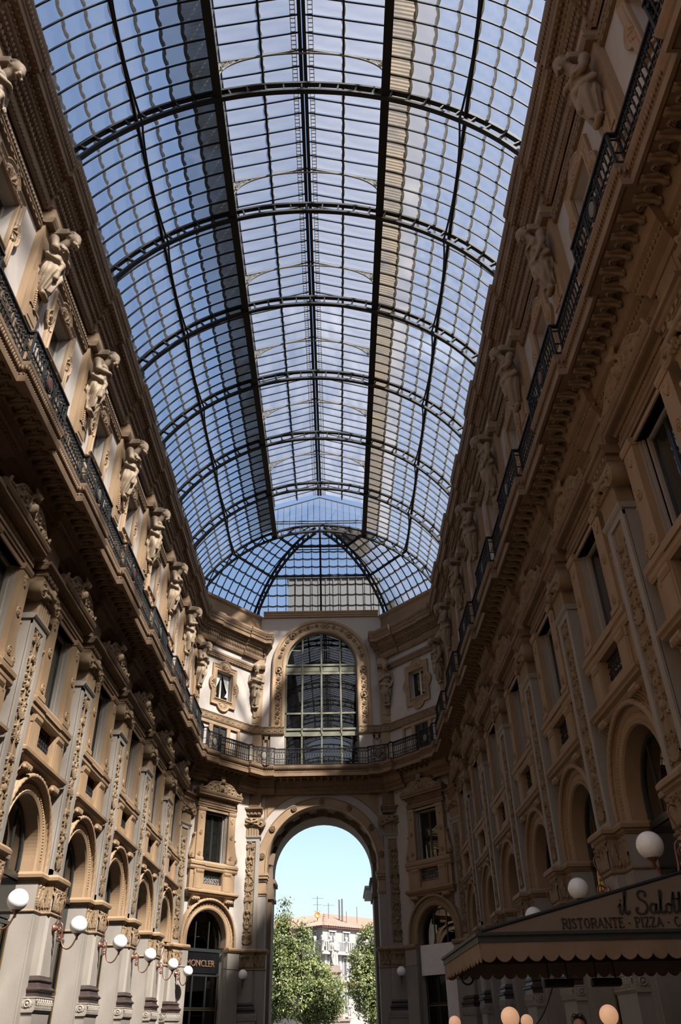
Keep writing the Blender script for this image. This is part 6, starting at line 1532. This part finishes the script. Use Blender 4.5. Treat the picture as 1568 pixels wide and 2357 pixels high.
# monument
mn = thing('monument', 'white marble statue of a robed standing man on a tall pink pedestal behind the trees', 'monument', (0.35, 86, 0)); b = MB()
for h, z0, z1 in ((1.55, 0, 0.5), (1.4, 0.5, 2.6), (1.5, 2.6, 2.78), (0.78, 2.78, 3.1), (0.66, 3.1, 3.5), (0.60, 3.5, 5.9), (0.72, 5.9, 6.1), (0.62, 6.1, 6.5), (0.76, 6.5, 6.7), (0.60, 6.7, 7.05)): b.box(-h, h, -h, h, z0, z1)
obj('pedestal', b.mesh('pedestal', 'pinkstone'), mn)
s = SD((-0.62, -0.6, 7.0), (0.62, 0.6, 9.95), 0.035)
s.cap((0, 0, 7.15), (0, 0, 8.6), 0.40, 0.33); a = np.arctan2(s.y, s.x); s.d = s.d + 0.03 * np.sin(a * 9) + 0.015 * np.sin(a * 17 + s.z * 2); s.d = np.maximum(s.d, 7.06 - s.z)
s.ell((0, 0, 8.75), (0.44, 0.30, 0.42), 0.1); s.cap((0.38, -0.05, 8.9), (0.40, -0.15, 8.35), 0.14, 0.11, 0.04); s.cap((0.40, -0.15, 8.35), (0.08, -0.36, 8.4), 0.11, 0.08, 0.04); s.cap((-0.38, -0.05, 8.9), (-0.42, -0.12, 8.35), 0.14, 0.11, 0.04); s.cap((-0.42, -0.12, 8.35), (-0.1, -0.36, 8.3), 0.11, 0.08, 0.04)
s.chain([(-0.15, -0.36, 8.3), (-0.2, -0.42, 7.8), (-0.1, -0.40, 7.2)], 0.08, 0.06); s.cap((0, -0.03, 9.05), (0, -0.08, 9.3), 0.12, 0.11, 0.03); s.ell((0, -0.08, 9.42), (0.14, 0.17, 0.19)); s.cap((0, -0.18, 9.32), (0, -0.22, 9.05), 0.10, 0.05, 0.03); s.ell((0, -0.25, 9.42), (0.03, 0.04, 0.05), 0.01); s.ell((0, -0.05, 9.56), (0.19, 0.20, 0.08), 0.02)
obj('robed_figure', s.mesh('robed_figure', 'monstone'), mn)
st = thing('statue', 'small white statue of a standing youth at the foot of the monument', 'statue', (1.72, 85.2, 2.78), 0.5); s = SD((-0.5, -0.5, 0), (0.5, 0.5, 1.98), 0.03)
s.box((0, 0, 0.08), (0.3, 0.3, 0.07), 0.02); s.chain([(-0.08, 0, 0.12), (-0.1, -0.03, 0.5), (-0.07, 0, 0.9)], (0.065, 0.075, 0.11), 0.02); s.chain([(0.12, -0.05, 0.12), (0.14, -0.08, 0.5), (0.07, 0, 0.9)], (0.065, 0.075, 0.11), 0.02); s.cap((0, 0, 0.9), (0.02, 0, 1.32), 0.14, 0.17, 0.05); s.cap((0.2, 0, 1.40), (0.28, -0.02, 1.05), 0.07, 0.055, 0.03); s.cap((0.28, -0.02, 1.05), (0.12, -0.2, 0.95), 0.055, 0.04, 0.02); s.cap((-0.18, 0, 1.40), (-0.24, 0.02, 1.05), 0.07, 0.055, 0.03); s.cap((-0.24, 0.02, 1.05), (-0.18, -0.1, 0.8), 0.055, 0.04, 0.02); s.cap((0.01, 0, 1.42), (0.03, -0.02, 1.58), 0.06, 0.055, 0.02); s.ell((0.04, -0.03, 1.72), (0.10, 0.12, 0.14)); s.ell((0.04, -0.14, 1.70), (0.02, 0.03, 0.03), 0.01)
s.chain([(-0.16, -0.08, 0.95), (0, -0.15, 0.9), (0.16, -0.06, 0.86)], 0.07, 0.04); s.cap((0.02, 0.06, 0.86), (0.05, 0.08, 0.4), 0.12, 0.15, 0.05)
obj('figure', s.mesh('figure', 'monstone'), st)
# house with the red roof, corner towards us
M['stucco'] = stone('pale_house_stucco', (0.154, 0.144, 0.135), (0.137, 0.126, 0.118), 0.4, 0.85, 0.02); M['housetrim'] = plain('white_house_trim', (0.178, 0.175, 0.173), 0.8); M['brickband'] = plain('red_eaves', (0.096, 0.036, 0.027), 0.8); M['tile'] = stone('terracotta_tiles', (0.151, 0.085, 0.067), (0.124, 0.067, 0.051), 0.6, 0.8, 0.1); M['blackglass'] = plain('dark_far_window', (0.045, 0.045, 0.055), 0.25)
H = thing('house', 'pale house with a red tiled roof and a white balustrade beyond the trees', 'house', (-1.55, 130, 0), math.radians(45)); Lh = 22
b = MB(); b.box(0, Lh, 0, Lh, 0, 15.0); obj('walls', b.mesh('walls', 'stucco'), H)
b = MB(); b.box(-0.5, Lh, -0.5, Lh, 14.85, 15.1); b.box(-0.12, Lh, -0.12, Lh, 11.75, 11.95); b.box(-0.1, Lh, -0.1, Lh, 7.5, 7.8); obj('red_cornice', b.mesh('red_cornice', 'brickband'), H)
b = MB(); b.box(-0.9, Lh, -0.9, Lh, 11.35, 11.6); b.box(-0.8, Lh, -0.8, Lh, 11.6, 11.78); b.box(-0.85, Lh, -0.85, -0.65, 12.95, 13.1); b.box(-0.85, -0.65, -0.85, Lh, 12.95, 13.1)
for i in range(40):
    for u, v in ((i * 0.4, -0.75), (-0.75, i * 0.4)): b.box(u - 0.1, u + 0.1, v - 0.08, v + 0.08, 11.78, 12.96)
obj('balustrade', b.mesh('balustrade', 'housetrim'), H)
b = MB(); b.lathe([(0.25, 0), (0.25, 1.35), (0.3, 1.38), (0.3, 1.45), (0.12, 1.5), (0.28, 1.72), (0.26, 1.95), (0.001, 2.1)], (0, 0, 11.7), 10); fm = b.mesh('finial', 'housetrim')
for u, v in ((-0.75, -0.75), (-0.75, 0.9), (0.9, -0.75), (4.2, -0.75), (7.6, -0.75), (11, -0.75), (-0.75, 4.2)): obj('finial', fm, H, loc=(u, v, 0))
for z0, z1 in ((8.3, 10.9), (12.6, 14.3), (4.2, 6.6)):
    for i in range(6):
        for ax in (0, 1):
            u = 1.9 + i * 3.0; b = MB()
            if ax == 0: b.box(u - 0.6, u + 0.6, -0.06, 0.02, z0, z1); b.box(u - 0.04, u + 0.04, -0.09, 0, z0, z1, m=1); b.box(u - 0.8, u - 0.6, -0.12, 0, z0 - 0.1, z1 + 0.1, m=1); b.box(u + 0.6, u + 0.8, -0.12, 0, z0 - 0.1, z1 + 0.1, m=1); b.box(u - 0.8, u + 0.8, -0.2, 0, z1 + 0.05, z1 + 0.25, m=1)
            else: b.box(-0.06, 0.02, u - 0.6, u + 0.6, z0, z1); b.box(-0.09, 0, u - 0.04, u + 0.04, z0, z1, m=1); b.box(-0.12, 0, u - 0.8, u - 0.6, z0 - 0.1, z1 + 0.1, m=1); b.box(-0.12, 0, u + 0.6, u + 0.8, z0 - 0.1, z1 + 0.1, m=1); b.box(-0.2, 0, u - 0.8, u + 0.8, z1 + 0.05, z1 + 0.25, m=1)
            obj('window', b.mesh('window', ['blackglass', 'housetrim']), H)
b = MB()
for i in range(8):
    for ax in (0, 1):
        u = 0.5 + i * 1.5
        if ax == 0: b.box(u - 0.25, u + 0.25, -0.18, 0, 8.0, 11.35)
        else: b.box(-0.18, 0, u - 0.25, u + 0.25, 8.0, 11.35)
obj('wall_strip', b.mesh('wall_strip', 'housetrim'), H)
b = MB(); e, r = -0.7, 6.0; zt = 17.6
n = 46
for ax in (0, 1):       # ridged tile courses on the two slopes
    for i in range(n):
        u0, u1 = e + (Lh - e) * i / n, e + (Lh - e) * (i + 1) / n; um = (u0 + u1) / 2
        f = lambda u, t, h: ((u + (max(r - u, 0)) * t * 1.0, e + (r - e) * t, 15.05 + (zt - 15.05) * t + h) if ax == 0 else (e + (r - e) * t, u + (max(r - u, 0)) * t, 15.05 + (zt - 15.05) * t + h))
        g = lambda u, t, h: f(max(u, e + (r - e) * t), t, h) if u < r else f(u, t, h)
        R = [[(lambda q: (max(q[0], e + (r - e) * t), q[1], q[2]) if ax == 0 else (q[0], max(q[1], e + (r - e) * t), q[2]))((u, e + (r - e) * t, 15.05 + (zt - 15.05) * t + h) if ax == 0 else (e + (r - e) * t, u, 15.05 + (zt - 15.05) * t + h)) for u, h in ((u0, 0), (um, 0.13), (u1, 0))] for t in np.linspace(0, 1, 6)]
        b.rows(R)
obj('tiled_roof', b.mesh('tiled_roof', 'tile'), H)
for (x, y, z, h, k) in ((-2.4, 134, 16.3, 3.3, 3), (-0.7, 135, 16.5, 2.2, 1), (1.0, 136, 16.7, 2.6, 0), (1.45, 136, 16.7, 2.7, 0), (2.1, 136, 16.6, 1.0, 0), (3.8, 138, 16.9, 1.6, 0), (9.3, 141, 16.2, 2.3, 1)):
    b = MB(); b.tube([(0, 0, -1.0), (0, 0, h)], 0.05 if k or h < 2.4 else 0.12, 6)
    for i in range(k): b.tube([(-0.9 + 0.2 * i, 0, h - 0.3 - i * 0.9), (0.9 - 0.2 * i, 0, h - 0.3 - i * 0.9)], 0.025, 4)
    NWANT = {-2.4: 'tall thin aerial with cross bars left on the red roof', -0.7: 'short thin aerial beside the orange dish', 1.0: 'thick grey mast, left one of a close pair on the red roof', 1.45: 'thick grey mast, right one of a close pair on the red roof', 2.1: 'short stub pipe right of the two thick masts', 3.8: 'single thin pole at the middle of the red roof', 9.3: 'thin aerial on the roof beside the white column'}
    thing('roof_aerial', NWANT[x], 'aerial', (x, y, z), me=b.mesh('roof_aerial', 'zinc'))
M['orange'] = plain('orange_dish', (0.233, 0.104, 0.031), 0.6); b = MB(); b.lathe([(0.001, 0.10), (0.3, 0.05), (0.48, -0.08), (0.48, -0.12), (0.3, 0.0), (0.001, 0.04)], (0, 0, 0), 18, axis='y'); b.tube([(0, 0.1, -0.3), (0, 0.2, -1.4)], 0.05, 6)
thing('satellite_dish', 'round orange satellite dish on the peak of the red roof', 'dish', (-2.35, 133, 16.9), me=b.mesh('satellite_dish', 'orange'))
# neighbouring palace: entablature and fluted column at the right of the arch
M['palace'] = stone('white_palace_stone', (0.156, 0.158, 0.165), (0.128, 0.131, 0.138), 0.8, 0.7, 0.03)
pc = thing('palace_front', 'white palace corner with a fluted column at the right edge of the arch', 'palace', (3.62, 58, 0)); b = MB()
b.box(-1.0, 8, -1.0, 4, 9.72, 9.86); b.box(-0.9, 8, -0.9, 4, 9.55, 9.72); b.box(-0.45, 8, -0.5, 4, 9.35, 9.55); b.box(-0.32, 8, -0.4, 4, 9.0, 9.35); b.box(-0.25, 0.5, -0.3, 0.4, 9.86, 10.1); b.lathe([(0.2, 10.1), (0.16, 10.3), (0.24, 10.6), (0.28, 10.95), (0.2, 11.05), (0.26, 11.12), (0.001, 11.2)], (0.1, 0, 0), 12)
obj('entablature', b.mesh('entablature', 'palace'), pc)
b = MB(); n = 60; R = [[((0.29 - 0.018 * abs(math.sin(10 * math.pi * j / 30)) - 0.02 * z / 9) * math.cos(2 * math.pi * j / n), (0.29 - 0.018 * abs(math.sin(10 * math.pi * j / 30)) - 0.02 * z / 9) * math.sin(2 * math.pi * j / n), z) for j in range(n + 1)] for z in (0.5, 8.35)]
b.rows(R); b.box(-0.4, 0.4, -0.4, 0.4, 0, 0.5); obj('column', b.mesh('column', 'palace'), pc)
b = MB(); b.lathe([(0.27, 8.3), (0.33, 8.36), (0.30, 8.42), (0.33, 8.7), (0.42, 8.92), (0.42, 9.0), (0.001, 9.0)], (0, 0, 0), 20)
for i in range(10): a = i * 0.628; b.ball((0.34 * math.cos(a), 0.34 * math.sin(a), 8.6), (0.06, 0.06, 0.14), 6, 4); b.ball((0.38 * math.cos(a + .3), 0.38 * math.sin(a + .3), 8.84), (0.07, 0.07, 0.08), 6, 4)
obj('capital', b.mesh('capital', 'palace'), pc)
b = MB(); b.box(0.4, 8, 0.4, 4, 0, 9.0); obj('wall', b.mesh('wall', 'palace'), pc)
# roof plant seen through the end glass
b = MB(); b.box(-2.5, 4.2, 50.0, 56, 24.6, 29.6); b.box(-2.6, 4.3, 49.9, 56, 29.5, 29.62); b.box(-6, 6, 49.0, 49.8, 24.4, 24.9, m=1)
for x in np.arange(-2.5, 4.2, 0.55): b.box(x, x + 0.06, 49.92, 50.0, 24.6, 29.5)
thing('roof_plant_room', 'grey sheet-metal roof block seen through the glass above the end wall', 'rooftop', me=b.mesh('roof_plant_room', ['zinc', 'housetrim']))
b = MB(); b.box(-16, -7.3, -26, 48, 22.0, 23.4); thing('roof_terrace', 'roof behind the left parapet', 'roof', kind='structure', me=b.mesh('roof_terrace', 'zinc'))
b = MB(); b.box(7.3, 16, -26, 48, 22.0, 23.4); thing('roof_terrace', 'roof behind the right parapet', 'roof', kind='structure', me=b.mesh('roof_terrace', 'zinc'))
